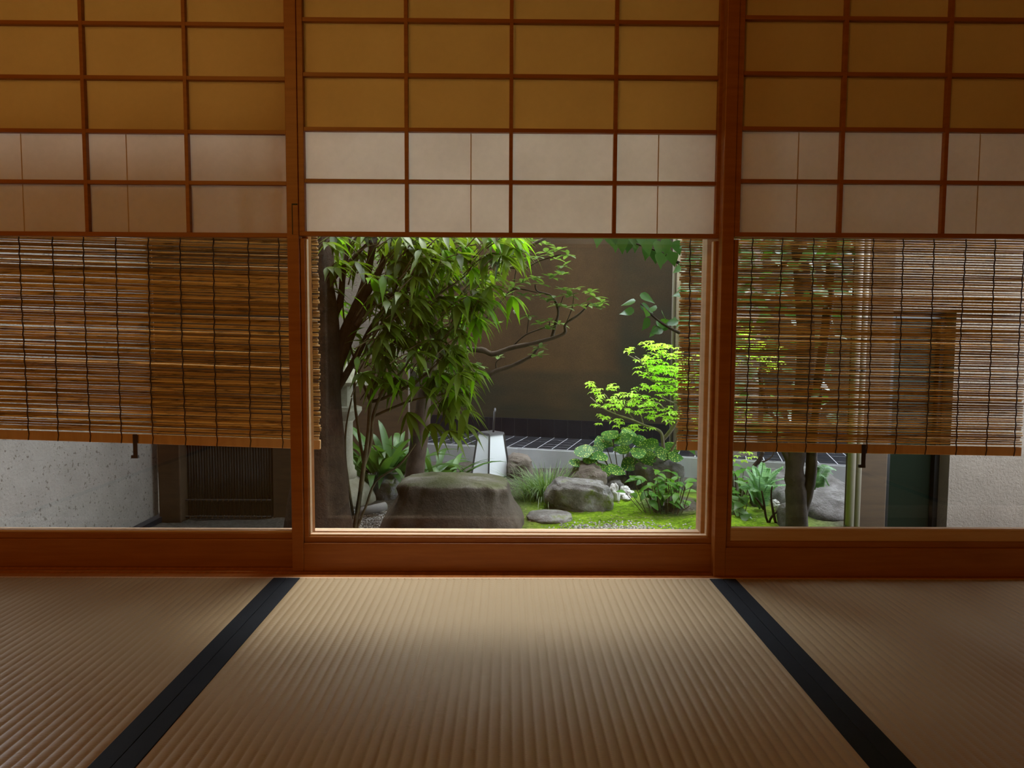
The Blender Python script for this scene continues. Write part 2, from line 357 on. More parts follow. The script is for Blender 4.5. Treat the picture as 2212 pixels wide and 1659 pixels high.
slab('wall_front', RX0, RX1, 1.44, 1.66, 1.86, RH, m_plaster_in, 'plaster wall band above the shoji lintel', 'wall')
slab('trim_2', RX0, RX1, 1.425, 1.66, 1.78, 1.86, m_sill, 'cedar lintel over the shoji screens', 'trim')
# threshold with three tracks
YR, YC, YL, TH = 1.4445, 1.4705, 1.4965, 0.0252
b = MB(); b.box(RX0, RX1, 1.4365, 1.70, -0.056, -0.003)
for y0, y1 in ((1.4365, YR + 0.004), (YR + TH - 0.004, YC + 0.004), (YC + TH - 0.004, YL + 0.004), (YL + TH - 0.004, 1.70)):
    b.box(RX0, RX1, y0, y1, -0.003, 0.0)
struct(b.build('trim_1', m_sill), 'cedar threshold with sliding tracks under the shoji screens', 'trim')
b = MB(); b.box(RX0, RX1, 1.4285, 1.4362, -0.056, -0.0005)
struct(b.build('trim_3', m_pale), 'thin pale wooden strip between the tatami and the threshold', 'trim')

# ------------------------------------------------------------------ tatami
def tatami(x0, x1, hems, label, y0=-0.48, y1=1.428):
    t = thing('tatami_mat', label, 'tatami mat', ((x0 + x1) / 2, (y0 + y1) / 2, -0.056), 'tatami mats on the floor')
    core = MB(); core.box(x0 + 0.0005, x1 - 0.0005, y0, y1, -0.056, -0.0035)
    core.build('straw_core', m_tatami, t)
    b = MB(); pitch = 0.01525; prof = [(0, -0.0014), (0.12, -0.0006), (0.3, -0.0001), (0.5, 0.0001), (0.7, -0.0001), (0.88, -0.0006)]
    sx0 = x0 + (0.026 if 'l' in hems else 0); sx1 = x1 - (0.026 if 'r' in hems else 0)
    xs = []; i = 0
    while True:
        done = False
        for u, z in prof:
            x = sx0 + (i + u) * pitch
            if x > sx1: done = True; break
            xs.append((x, z))
        if done: break
        i += 1
    xs.append((sx1, -0.001))
    ny = 24; base = 0
    for j in range(ny + 1):
        y = y0 + (y1 - y0) * j / ny
        for x, z in xs: b.v.append(Vector((x, y, z)))
    k = len(xs)
    for j in range(ny):
        for q in range(k - 1): b.f.append((j*k + q, j*k + q + 1, (j+1)*k + q + 1, (j+1)*k + q))
    b.build('woven_rush_surface', m_tatami, t, smooth=True)
    for h in hems:
        b = MB(); hx0, hx1 = (x0 + 0.0004, x0 + 0.0286) if h == 'l' else (x1 - 0.0286, x1 - 0.0004)
        b.box(hx0, hx1, y0, y1, -0.0033, 0.0010)
        b.build('cloth_hem', m_hem, t, bevel=0.0008)
    return t
tatami(-1.430, -0.474, 'lr', 'tatami mat with navy cloth hem, on the left half of the floor')
tatami(-0.474, 0.4725, 'lr', 'tatami mat lying in the middle, straight in front of the garden window')
tatami(0.4725, 1.428, 'lr', 'dim tatami mat on the right, under the shadowed shoji screen')

# ------------------------------------------------------------------ shoji screens
ROWS = [1.8, 1.7 - 0.051, 1.5365, 1.4225, 1.3088, 1.1950, 1.0811, 0.9672, 0.8578]
def shoji(name, cx, Y, hw, label, cellw, band=False, pull=False, seams=()):
    x0, x1 = cx - hw, cx + hw
    t = thing('shoji_screen', label, 'shoji screen', (cx, Y + TH / 2, 0.0), 'sliding shoji screens facing the garden')
    sw, iw = 0.0255, 0.0125
    for s in (0, 1):
        b = MB(); a = x0 if s == 0 else x1 - sw
        b.box(a, a + sw, Y, Y + TH, 0.0, 1.79); b.build('stile', m_frame, t, bevel=0.0012)
    b = MB(); b.box(x0 + sw, x1 - sw, Y + 0.0005, Y + TH - 0.0005, 0.0, 0.064); b.build('bottom_rail', m_frame, t, bevel=0.0015)
    b = MB(); b.box(x0 + sw, x1 - sw, Y + 0.0005, Y + TH - 0.0005, 1.755, 1.79); b.build('top_rail', m_frame, t, bevel=0.0015)
    # inner frame beside the glass
    b = MB(); d0, d1 = Y + 0.006, Y + TH - 0.001
    zt = 0.1010 if band else 0.0770
    b.box(x0 + sw, x1 - sw, d0, d1, 0.064, 0.0770)
    b.box(x0 + sw, x0 + sw + 0.0105, d0, d1, 0.077, 0.735); b.box(x1 - sw - 0.0105, x1 - sw, d0, d1, 0.077, 0.735)
    b.build('glazing_frame', m_frame, t, bevel=0.0008)
    if band:
        b = MB(); b.box(x0 + sw + 0.0105, x1 - sw - 0.0105, Y + 0.009, d1, 0.077, 0.1010)
        tag(b.build('inner_rail', m_bead, t, bevel=0.0008), 'lighter orange wooden rail above the dark bottom rail')
    b = MB(); e = 0.0032; gx0, gx1 = x0 + sw + 0.0105, x1 - sw - 0.0105
    b.box(gx0, gx1, Y + 0.010, d1, zt, zt + 0.0045); b.box(gx0, gx0 + e, Y + 0.010, d1, zt + 0.0045, 0.735); b.box(gx1 - e, gx1, Y + 0.010, d1, zt + 0.0045, 0.735)
    tag(b.build('glazing_bead', m_pale, t, bevel=0.0006), 'pale thin wooden bead round the glass')
    # sliding sash
    b = MB(); q0, q1 = Y + 0.0030, Y + 0.0175
    b.box(x0 + sw, x1 - sw, q0, q1, 0.7402, 0.7498)
    b.box(x0 + sw, x0 + sw + iw, q0, q1, 0.7498, 1.75); b.box(x1 - sw - iw, x1 - sw, q0, q1, 0.7498, 1.75)
    sash = b.build('sliding_sash', m_frame, t, bevel=0.0008)
    kb = MB(); kw, kd = 0.0040, 0.0125
    nx = [cx + k * cellw for k in (-1, 0, 1)]
    for x in nx: kb.box(x - kw, x + kw, q0 + 0.0012, q0 + kd, 0.7498, 1.75)
    for z in ROWS: kb.box(x0 + sw + iw, x1 - sw - iw, q0 + 0.0018, q0 + kd, z - 0.0042, z + 0.0042)
    kb.build('lattice', m_frame, sash, bevel=0.0005)
    py = q0 + kd + 0.0006
    p = MB(); p.box(x0 + sw + 0.001, x1 - sw - 0.001, py, py + 0.0004, 0.742, 0.9672)
    tag(p.build('lower_paper', m_paper, sash), 'whiter single paper of the lowest two rows')
    p = MB(); p.box(x0 + sw + 0.001, x1 - sw - 0.001, py, py + 0.0004, 0.9674, 1.752)
    tag(p.build('upper_paper', m_paper2, sash), 'amber doubled paper of the upper rows')
    if seams:
        for x in seams:
            p = MB(); p.box(x - 0.0011, x + 0.0011, py - 0.0003, py - 0.0001, 0.7498, 0.963)
            tag(p.build('paper_seam', m_paper2, sash), 'thin darker overlapped seam in the paper')
    if pull:
        b = MB(); a = x0 + 0.0115; z0, z1 = 0.742, 0.808
        b.box(a, a + 0.0125, Y - 0.0006, Y + 0.001, z0, z1)
        b.build('pull_plate', m_frame, t)
        b = MB(); b.box(a, a + 0.0125, Y - 0.0012, Y + 0.001, z1 - 0.0035, z1); b.box(a, a + 0.0018, Y - 0.0012, Y + 0.001, z0, z1 - 0.0035)
        tag(b.build('pull_lip', m_iron, t), 'dark thin edge of the finger pull')
    return t
shoji('shoji_left', -0.923, YL, 0.485, 'shoji screen on the left, farthest track, bamboo blind behind its glass', 0.2215, seams=(-0.838, -0.618 - 0.45))
shoji('shoji_middle', 0.0073, YC, 0.4828, 'shoji screen in the middle whose clear glass shows the garden', 0.2250, pull=True, seams=(-0.0795, 0.328))
shoji('shoji_right', 0.9405 - 0.0075, YR, 0.4745, 'shoji screen on the right, nearest track, with a black shaded bottom rail', 0.2215, band=True, seams=(0.622, 1.012))

# ------------------------------------------------------------------ outer window
WY = 1.562
b = MB()
b.box(RX0, RX1, WY - 0.02, WY + 0.03, 0.0005, 0.0640); b.box(RX0, RX1, WY - 0.02, WY + 0.03, 1.74, 1.80)
b.box(RX0, RX1, WY - 0.012, WY + 0.012, 0.0640, 0.0690)
for x0, x1 in ((-0.490, -0.4555), (0.4555, 0.490), (-1.46, -1.41), (1.42, 1.47)):
    b.box(x0, x1, WY - 0.02, WY + 0.02, 0.0640, 1.74)
w = struct(b.build('window_1', m_pale, bevel=0.0015), 'pale wooden outer window frame just beyond the shoji screens', 'window')
for x0, x1 in ((-2.4, -1.46), (-1.41, -0.490), (-0.4555, 0.4555), (0.490, 1.42)):
    p = MB(); p.box(x0 + 0.0005, x1 - 0.0005, WY - 0.0015, WY + 0.0015, 0.0692, 1.7398); p.build('glass_pane', m_glass, w)
# outside of the house above and beside the window, eave
slab('wall_outer_left', RX0 - 2, -2.4, 1.60, 1.70, -0.5, 1.86, m_fleck, 'plaster outside wall beside the window, left', 'wall')
slab('foundation', RX0 - 1.5, 3.2, 1.60, 1.72, -0.6, -0.001, m_darkpaint, 'dark footing under the house wall', 'wall')
b = MB(); b.prism([(-4.6, 1.66, 2.22), (-4.6, 2.04, 2.19), (-4.6, 2.04, 2.25), (-4.6, 1.58, 2.32), (-4.6, 1.58, 5.2), (-4.6, -2.6, 5.6), (-4.6, -2.6, 2.6), (-4.6, 1.56, 2.55)], (9.2, 0, 0))
struct(b.build('roof', m_boards), 'wooden eave and roof of the tatami house', 'roof')

# ------------------------------------------------------------------ bamboo blinds
def blind(label, Y, x0, x1, zl, zr, ztop, cords, pitch, diam, hookx, seed):
    rr = random.Random(seed); u = rr.uniform
    t = thing('bamboo_blind', label, 'bamboo blind', ((x0 + x1) / 2, Y, ztop), 'reed blinds hung outside the glass')
    b = MB(); slope = (zr - zl) / (x1 - x0); H = ztop - max(zl, zr)
    n = int(H / pitch); ns = 9
    off = [0.0] * (ns + 1)
    for i in range(n):
        zc = zl + 0.026 + pitch * (i + 0.5) + u(-0.25, 0.25) * pitch * 0.5
        r = diam / 2 * u(0.72, 1.18); y = Y + u(-0.0016, 0.0016); tl = u(-0.0022, 0.0022)
        a = x0 + u(-0.003, 0.003); c = x1 + u(-0.003, 0.003)
        ph = u(0, 6.28); am = u(0.0002, 0.0011); fq = u(3, 9)
        fade = 1 - (i / n) * 0.35
        pts = []
        for k in range(ns + 1):
            x = a + (c - a) * k / ns
            pts.append((x, y + 0.0008 * math.sin(fq * x + ph * 2), zc + slope * (x - x0) * fade + tl * (x - (x0 + x1) / 2) / (x1 - x0) + am * math.sin(fq * x + ph)))
        b.tube(pts, [r * u(0.93, 1.07) for _ in pts], 5)
    b.build('reed_mat', m_reed, t, smooth=True)
    b = MB(); T = Matrix.Rotation(-math.atan(slope), 4, 'Y'); T.translation = Vector((x0, Y, zl))
    b.box(-0.001, (x1 - x0) + 0.001, -0.005, 0.004, 0.0, 0.0235, T); b.build('bottom_slat', m_slat, t, bevel=0.002)
    b = MB(); b.box(x0 - 0.002, x1 + 0.002, Y - 0.012, Y + 0.012, ztop - 0.01, ztop + 0.015); b.build('top_rod', m_slat, t, bevel=0.003)
    for hx in (x0 + 0.12, x1 - 0.12):
        b = MB(); b.tube([(hx, Y, ztop + 0.01), (hx, Y + 0.01, 2.21)], 0.002, 5); b.build('hanging_cord', m_cord, t)
    for cx in cords:
        b = MB(); pts = []; zb = zl + slope * (cx - x0)
        k = int((ztop - zb) / 0.016)
        w1 = u(0, 6)
        for i in range(k + 1):
            z = zb + (ztop - zb) * i / k
            pts.append((cx + 0.0012 * (1 if i % 2 else -1) + 0.002 * math.sin(z * 7 + w1), Y - 0.0052, z))
        b.tube(pts, 0.0015, 5)
        b.build('cord', m_cord, t)
    hz = zl + slope * (hookx - x0)
    b = MB(); b.box(hookx - 0.0055, hookx + 0.0055, Y - 0.0115, Y - 0.0085, hz - 0.030, hz + 0.024)
    b.box(hookx - 0.011, hookx + 0.006, Y - 0.0115, Y - 0.004, hz - 0.036, hz - 0.028)
    tag(b.build('hook', m_iron, t, bevel=0.001), 'black iron hook on the bottom slat')
    return t
YB1, YB2 = 1.66, 1.70
b0 = at(0, 948, YB1); b1 = at(692, 970.5, YB1)
sl = (b1.z - b0.z) / (b1.x - b0.x)
xL0 = b1.x - 0.90
cL = [at(x, 930, YB1).x for x in (-72, -5, 63, 130, 197, 265, 333, 402, 471, 544, 611, 677)]
blind('reed blind on the left with dense golden reeds, lower at its right end', YB1, xL0, b1.x, b1.z - sl * 0.90, b1.z, 1.16,
      [c for c in cL if c > xL0], 0.0058, 0.0056, at(297, 960, YB1).x, 3)
b2 = at(1462, 972, YB2); b3 = at(2203, 985, YB2)
cR = [at(x, 930, YB2).x for x in (1482, 1546, 1611, 1676, 1741, 1805, 1870, 1933, 1998, 2064, 2128, 2189)]
blind('reed blind on the right, pale wall shining through its right third', YB2, b2.x, b3.x, b2.z, b3.z, 1.80,
      cR, 0.0062, 0.0048, at(1861, 980, YB2).x, 5)

# ------------------------------------------------------------------ rocks
def sph(n1=40, n2=24):
    pts = []
    for i in range(n2 + 1):
        th = math.pi * i / n2
        for j in range(n1):
            ph = 2 * math.pi * j / n1
            pts.append(Vector((math.sin(th) * math.cos(ph), math.sin(th) * math.sin(ph), math.cos(th))))
    fs = []
    for i in range(n2):
        for j in range(n1):
            j2 = (j + 1) % n1; fs.append((i*n1 + j, (i+1)*n1 + j, (i+1)*n1 + j2, i*n1 + j2))
    return pts, fs
SV, SF = sph()
def rock(name, label, c, s, mat, seed=0, rough=0.22, block=0.72, rot=0.0, group=None, tilt=(0, 0), cat='rock', flat=None, sink=0.25):
    """c: base centre on the ground, s: half width x, half depth y, full height z"""
    b = MB(); so = Vector((seed * 3.7, seed * 1.3, seed * 5.1)); hz = s[2] / (2 - sink * 2) if sink < 1 else s[2]
    R0 = Matrix.Rotation(rot, 3, 'Z') @ Matrix.Rotation(tilt[0], 3, 'X') @ Matrix.Rotation(tilt[1], 3, 'Y')
    for p in SV:
        q = Vector([math.copysign(abs(a) ** block, a) for a in p])
        d = 1 + rough * noise.noise(p * 1.3 + so) + rough * 0.55 * noise.noise(p * 3.1 + so) + rough * 0.22 * noise.noise(p * 8 + so)
        q *= d
        q = Vector((q.x * s[0], q.y * s[1], q.z * hz))
        if flat is not None: q.z = min(q.z, hz * flat + 0.15 * (q.z - hz * flat))
        q = R0 @ q
        b.v.append(Vector(c) + q + Vector((0, 0, hz * (1 - 2 * sink))))
    b.f = list(SF)
    return tag(b.build(name, mat, smooth=True, loc=c), label, cat, group)
# ground with moss mounds
def gheight(x, y):
    h = GZ + 0.018 * noise.noise(Vector((x * 1.8, y * 1.8, 0))) + 0.008 * noise.noise(Vector((x * 6, y * 6, 3))) + 0.006 * noise.noise(Vector((x * 22, y * 22, 5)))
    def bump(cx, cy, r, k): return k * math.exp(-((x - cx) ** 2 + (y - cy) ** 2) / (r * r))
    h += bump(0.78, 3.45, 0.22, 0.035) + bump(0.42, 3.5, 0.3, 0.03) + bump(0.95, 3.0, 0.2, 0.02)
    return h
b = MB(); nx, ny = 420, 180
gx0, gx1, gy0, gy1 = -4.4, 4.2, 1.68, 5.3
for j in range(ny + 1):
    for i in range(nx + 1):
        x = gx0 + (gx1 - gx0) * i / nx; y = gy0 + (gy1 - gy0) * j / ny
        b.v.append(Vector((x, y, gheight(x, y))))
for j in range(ny):
    for i in range(nx): b.f.append((j*(nx+1)+i, j*(nx+1)+i+1, (j+1)*(nx+1)+i+1, (j+1)*(nx+1)+i))
struct(b.build('ground', m_ground, smooth=True), 'mossy garden ground with bare soil at the edges', 'ground')
def G(px, py): # a pixel on the garden ground
    p = atz(px, py, GZ); p.z = gheight(p.x, p.y); return p

# step stone
def stepstone():
    b = MB(); n1 = 120
    c0 = at(972, 1150, 2.93); c1 = at(980, 1040, 2.92); cy = 2.95
    prof = [(-0.36, 1.0), (-0.32, 1.0), (-0.28, 0.975), (-0.245, 0.93), (-0.21, 0.875), (-0.18, 0.83), (-0.155, 0.80), (-0.135, 0.785), (-0.12, 0.775), (-0.108, 0.755), (-0.099, 0.715), (-0.094, 0.64), (-0.091, 0.5), (-0.090, 0.3), (-0.0895, 0.1), (-0.0895, 0.01)]
    for z, k in prof:
        u = min(max((z + 0.36) / 0.27, 0), 1)
        cx = c0.x + (c1.x - c0.x) * u
        for j in range(n1):
            a = 2 * math.pi * j / n1; ca, sa = math.cos(a), math.sin(a)
            e = 0.55
            x = math.copysign(abs(ca) ** e, ca) * 0.315 * k; y = math.copysign(abs(sa) ** e, sa) * 0.215 * (k if z > -0.108 else 0.78 + (k - 0.755) * 0.35)
            p = Vector((x * 3, y * 3, z * 3))
            lip = max(0.0, 1 - abs(z + 0.115) / 0.06)
            d = 1 + 0.11 * noise.noise(p + Vector((2, 1, 0))) + 0.07 * noise.noise(p * 2.7) + 0.03 * noise.noise(p * 7) + 0.012 * noise.noise(p * 19)
            d += lip * 0.10 * noise.noise(Vector((ca * 2.6, sa * 2.6, 4.0)))
            dz = 0
            if z > -0.22:
                kk = min(1.0, (z + 0.22) / 0.1)
                dz = kk * (0.020 * noise.noise(Vector((x * 7, y * 7, 1))) + 0.006 * noise.noise(Vector((x * 24, y * 24, 6))) - 0.05 * max(0.0, x - 0.06) - 0.05 * max(0.0, -0.15 - x))
            b.v.append(Vector((cx + x * d, cy + y * d, z + dz)))
    for i in range(len(prof) - 1):
        for j in range(n1):
            j2 = (j + 1) % n1; b.f.append((i*n1+j, i*n1+j2, (i+1)*n1+j2, (i+1)*n1+j))
    b.f.append(tuple((len(prof)-1)*n1 + j for j in range(n1)))
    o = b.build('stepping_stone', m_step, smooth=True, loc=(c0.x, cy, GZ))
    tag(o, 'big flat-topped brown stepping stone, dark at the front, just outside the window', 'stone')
stepstone()
def rk(name, label, px0, px1, pyb, h, dy, mat, seed, **kw):
    a = G(px0, pyb); c = G(px1, pyb); y = a.y + dy
    k = y / a.y
    kw.setdefault('group', 'garden rocks')
    return rock(name, label, ((a.x + c.x) / 2 * k, y, gheight((a.x + c.x) / 2, y)), ((c.x - a.x) / 2 * k * 0.97, dy, h), mat, seed, **kw)
rk('garden_rock', 'long pale grey rock lying on moss in front of the grass tuft', 1186, 1321, 1112, 0.125, 0.11, m_rockmoss, 2, rot=-0.08, tilt=(0, 0.10), rough=0.26, block=0.6)
rk('garden_rock', 'rounded rock just behind the long pale rock, beside the grass tuft', 1228, 1311, 1082, 0.155, 0.10, m_rockbrown, 5, block=0.8)
rk('garden_rock', 'small dark rock between the grass tuft rocks and the large grey boulder', 1309, 1352, 1060, 0.09, 0.06, m_rock, 8, tilt=(0, 0.1))
rk('garden_rock', 'large dark grey boulder below the spotted leopard plant leaves', 1350, 1470, 1066, 0.19, 0.14, m_rock, 13, block=0.6, rough=0.3)
rk('garden_rock', 'low brownish rock beside the white garden lamp', 1092, 1152, 1036, 0.125, 0.10, m_rockbrown, 4, block=0.62)
rk('garden_rock', 'dark low rock tucked behind the white pebbles', 1308, 1347, 1079, 0.07, 0.05, m_rock, 21)
rk('garden_rock', 'flat grey stone sunk in the bright moss', 1137, 1238, 1137, 0.03, 0.085, m_rockmoss, 9, block=0.8, rough=0.18, sink=0.3)
rk('garden_rock', 'mossy rock behind the shrub stems at the left of the stepping stone', 800, 872, 1082, 0.13, 0.12, m_rockmoss, 14, block=0.7)
rk('garden_rock', 'grey rock half hidden behind the ferns in the right window', 1622, 1642, 1096, 0.11, 0.05, m_rock, 17)
rk('garden_rock', 'wide pinkish rock low behind the forked trunk', 1640, 1728, 1078, 0.10, 0.12, m_rockbrown, 19, block=0.7)
rk('garden_rock', 'pale pointed stone at the foot of the forked trunk', 1682, 1712, 1148, 0.10, 0.06, m_rock, 23)
a = at(1742, 1100, 3.15); c = at(1868, 1100, 3.15)
rock('garden_rock', 'huge sloping boulder with a light top, right of the forked trunk', ((a.x + c.x) / 2, 3.40, GZ - 0.03), ((c.x - a.x) / 2 * 1.35, 0.34, 0.165), m_rock, 31, rough=0.16, block=0.62, tilt=(0.12, -0.06))
for i, (x0, x1, yb, h, lab) in enumerate(((1313, 1337, 1094, 0.075, 'largest white pebble, standing at the end of the long pale rock'), (1338, 1361, 1083, 0.04, 'white pebble leaning on the dark rock, second in the pebble row'),
        (1336, 1352, 1090, 0.025, 'small white pebble in front of the pebble row'), (1353, 1370, 1089, 0.032, 'white pebble at the right end of the pebble row'),
        (1345, 1362, 1094, 0.02, 'flattest white pebble, lowest in the pebble row on the moss'),
        (1668, 1684, 1100, 0.03, 'pale pebble between the bare twigs in the right window'), (1676, 1694, 1109, 0.03, 'pale pebble lowest beside the forked trunk'), (1680, 1700, 1096, 0.025, 'pale pebble directly left of the forked trunk'))):
    rk('pebble', lab, x0, x1, yb, h, 0.03, m_pebble, 40 + i, rough=0.3, block=0.75, group='white pebbles by the rocks', cat='pebble')
# gravel and litter
b = MB(); rr = random.Random(5)
def chip(b, p, s, rr):
    base = len(b.v); an = rr.uniform(0, 6.28); k = 5
    for j in range(k):
        a = an + 6.283 * j / k; b.v.append(p + Vector((math.cos(a) * s * rr.uniform(.7, 1.2), math.sin(a) * s * rr.uniform(.6, 1.1), 0)))
    b.v.append(p + Vector((0, 0, s * rr.uniform(.5, .9))))
    for j in range(k): b.f.append((base + j, base + (j + 1) % k, base + k))
for i in range(1500):
    px = rr.gauss(1335, 62); py = rr.gauss(1150, 9)
    if py < 1126: continue
    p = G(px, py); chip(b, p, rr.uniform(0.003, 0.008), rr)
for i in range(900):
    px = rr.uniform(765, 835); py = rr.uniform(1100, 1165); p = G(px, py); chip(b, p, rr.uniform(0.003, 0.006), rr)
tag(b.build('gravel', m_gravel), 'small grey gravel scattered over the moss below the window', 'gravel', kind='stuff')
b = MB()
for i in range(330):
    p = G(rr.uniform(1130, 1650), rr.uniform(1090, 1150)); a = rr.uniform(0, 6.28)
    b.leaf(p + Vector((0, 0, 0.004)), (math.cos(a), math.sin(a), 0.1), (0, 0, 1), rr.uniform(0.008, 0.02), rr.uniform(0.004, 0.008), OVAL, 0.1)
tag(b.build('leaf_litter', m_dry), 'dry fallen leaves scattered on the moss', 'leaf litter', kind='stuff')

# ------------------------------------------------------------------ back wall, tiled plinth
A = atz(1096, 966, -0.19); B = atz(1831, 1005, -0.19)
ud = (B - A); ud.z = 0; ud.normalize(); vd = Vector((-ud.y, ud.x, 0))    # along, and away from the house
TW = Matrix(((ud.x, vd.x, 0, A.x), (ud.y, vd.y, 0, A.y), (0, 0, 1, 0), (0, 0, 0, 1)))
def wallblock(name, mat, u0, u1, v0, v1, z0, z1, label, cat, bevel=0):
    b = MB(); b.box(u0, u1, v0, v1, z0, z1, None); o = b.build(name, mat, bevel=bevel); o.matrix_world = TW; return struct(o, label, cat)
wallblock('plinth_base', m_conc, -3.2, 2.9, 0.0, 0.519, GZ - 0.1, -0.192, 'grey concrete curb carrying the black tiles', 'curb', 0.006)
b = MB(); g = 0.005; rr = random.Random(2)
nu = 61
for i in range(nu):
    u = -3.2 + i * 0.1
    for j in range(5):
        b.box(u + g / 2, u + 0.1 - g / 2, 0.004 + j * 0.1 + g / 2, 0.004 + j * 0.1 + 0.1 - g / 2, -0.192, -0.1885 + rr.uniform(0, 0.0008))
    b.box(u + g / 2, u + 0.1 - g / 2, 0.5045, 0.512, -0.186, -0.055)
o = b.build('plinth_tiles', m_tile); o.matrix_world = TW; struct(o, 'black square tiles on the ledge and low wall foot', 'tiles')
wallblock('plinth_grout', m_grout, -3.2, 2.9, 0.002, 0.5195, -0.192, -0.1888, 'pale grout lines between the black tiles', 'grout')
wallblock('plinth_backing', plain('dark_grout', (0.035, 0.035, 0.037), 0.9), -3.2, 2.9, 0.506, 0.519, -0.1885, -0.056, 'dark grout behind the upright black tiles', 'grout')
wallblock('wall_garden_back', m_clay, -3.2, 2.9, 0.520, 0.70, -0.30, 4.6, 'brown clay wall at the back of the garden', 'wall')
# ------------------------------------------------------------------ side walls of the garden
b = MB(); b.box(-1.80, -1.62, 1.72, 3.10, -0.30, 5.0); struct(b.build('wall_garden_left', m_fleck), 'pale flecked plaster wall seen below the left blind', 'wall')
b = MB(); b.box(-1.80, -1.58, 1.72, 3.12, GZ - 0.1, -0.30); struct(b.build('wall_garden_left_foot', m_tile), 'dark footing under the flecked plaster wall', 'wall')
slab('wall_garden_corner', -2.6, -0.62, 4.20, 4.30, -0.3, 2.2, m_rough, 'pale plaster wall behind the left tree', 'wall')
slab('wall_sky_blocker', -2.75, -2.62, 3.1, 5.4, -0.4, 5.0, m_rough, 'tall unseen plaster wall added at the left to block sky light', 'wall')  # added out of view to cut sky light coming from the left
b = MB(); b.box(-2.6, -0.615, 4.17, 4.199, -0.3, 0.40); struct(b.build('wall_garden_corner_foot', m_post), 'dark board along the foot of the pale wall behind the left tree', 'wall')
# right annex
YA = 2.62
p0 = at(1858, 900, YA).x; p1 = at(1916, 900, YA).x; p2 = at(2056, 900, YA).x; zt = at(1990, 673, YA).z
b = MB(); b.box(p2, 3.4, YA, YA + 0.14, GZ - 0.1, 2.7); b.box(p1, p2, YA, YA + 0.14, zt, 2.7)
struct(b.build('wall_garden_right', m_rough), 'rough cast pale plaster wall at the right of the garden', 'wall')
t = thing('glass_door', 'low dark glass door in the plaster wall behind the right blind', 'door', ((p1 + p2) / 2, YA + 0.09, GZ)); t['kind'] = 'structure'; t.name = 'door_1'
b = MB(); b.box(p1 + 0.055, p2 - 0.02, YA + 0.085, YA + 0.095, GZ + 0.05, zt - 0.03); b.build('glass_panel', m_dglass, t)
b = MB(); b.box(p1, p1 + 0.055, YA + 0.06, YA + 0.12, GZ, zt); b.box(p2 - 0.02, p2, YA + 0.06, YA + 0.12, GZ, zt); b.box(p1 + 0.055, p2 - 0.02, YA + 0.06, YA + 0.12, zt - 0.03, zt); b.box(p1 + 0.055, p2 - 0.02, YA + 0.06, YA + 0.12, GZ, GZ + 0.05)
b.build('door_frame', m_darkpaint, t, bevel=0.002)
b = MB(); b.box(p0, p1 - 0.001, YA - 0.02, YA + 0.10, GZ - 0.05, 2.3)
tag(b.build('wooden_post', m_post, bevel=0.004), 'square brown wooden post beside the low dark glass door', 'post')
for i, (x, w, lab) in enumerate(((1836, 8.5, 'beige downpipe farther from the brown post, behind the right blind'), (1851, 6.5, 'thinner beige downpipe close against the brown post'))):
    q = at(x, 1100, YA - 0.03); t = thing('downpipe', lab, 'pipe', (q.x, YA - 0.03, GZ), 'beige downpipes by the brown post')
    r = w / 1450 * YA
    b = MB(); b.tube([(q.x, YA - 0.03, GZ - 0.02), (q.x, YA - 0.03, 2.2)], r, 14); b.build('pipe', m_pvc, t, smooth=True)
    for z in (0.4, 1.2):
        b = MB(); b.tube([(q.x, YA - 0.03, z), (q.x, YA - 0.03, z + 0.015)], r * 1.25, 14); b.build('bracket', m_iron, t)
    if i == 0:
        b = MB(); z = at(x, 1146, YA - 0.03).z; b.tube([(q.x, YA - 0.03, z), (q.x, YA - 0.03, z + 0.018)], r * 1.2, 14); b.build('coupling', m_darkpaint, t)
# rough plaster pier and the corner posts in the back
q0 = at(1500, 1000, 4.15); q1 = at(1628, 1000, 4.15)
slab('wall_garden_pier', q0.x, q1.x, 4.10, 4.30, GZ - 0.1, 2.2, m_rockbrown, 'rough brown plaster pier seen in the right window', 'wall')
for x, w, mt, lab in ((1466, 9.5, m_post2, 'round pale wooden post beside the right blind edge'), (1452, 3.5, m_pvc, 'thin pale pipe left of the round pale post')):
    q = at(x, 800, 4.3); b = MB(); b.tube([(q.x, 4.3, GZ), (q.x, 4.3, 2.2)], w / 1450 * 4.3, 16)
    tag(b.build('round_post' if w > 5 else 'thin_pipe', mt, smooth=True, loc=(q.x, 4.3, GZ)), lab, 'post' if w > 5 else 'pipe')
# left: pole and dark bamboo fence
q0 = at(343, 1100, 3.05); q1 = at(391, 1100, 3.05)
b = MB(); b.box(q0.x, q1.x, 3.05, 3.16, GZ - 0.05, 2.1); tag(b.build('wooden_post', m_post, bevel=0.006), 'mossy brown corner post between the flecked wall and the dark fence', 'post')
t = thing('bamboo_fence', 'nearly black bamboo fence below the left blind', 'fence', (at(490, 1100, 3.12).x, 3.12, GZ))
e0, e1 = at(391, 1100, 3.12).x, at(590, 1100, 3.12).x
b = MB(); n = 34
for i in range(n):
    x = e0 + (e1 - e0) * (i + 0.5) / n; b.tube([(x, 3.12 + R_.uniform(-.003, .003), GZ - 0.02), (x, 3.12, 0.055)], (e1 - e0) / n * 0.46, 6)
b.build('bamboo_cane', m_bamboo_dark, t, smooth=True)
for zpy in (1083, 1119):
    z = at(490, zpy, 3.1).z
    b = MB(); b.tube([(e0, 3.098, z + 0.006), (e1, 3.098, z + 0.006)], 0.006, 6); b.build('cross_rail', m_bamboo_dark, t)
    b = MB()
    for i in range(0, n, 2):
        x = e0 + (e1 - e0) * (i + 0.5) / n; b.tube([(x, 3.091, z), (x, 3.091, z + 0.012)], [0.002, 0.0045], 6)
    tag(b.build('rope_knot', m_post, t), 'small brown knots in a row')
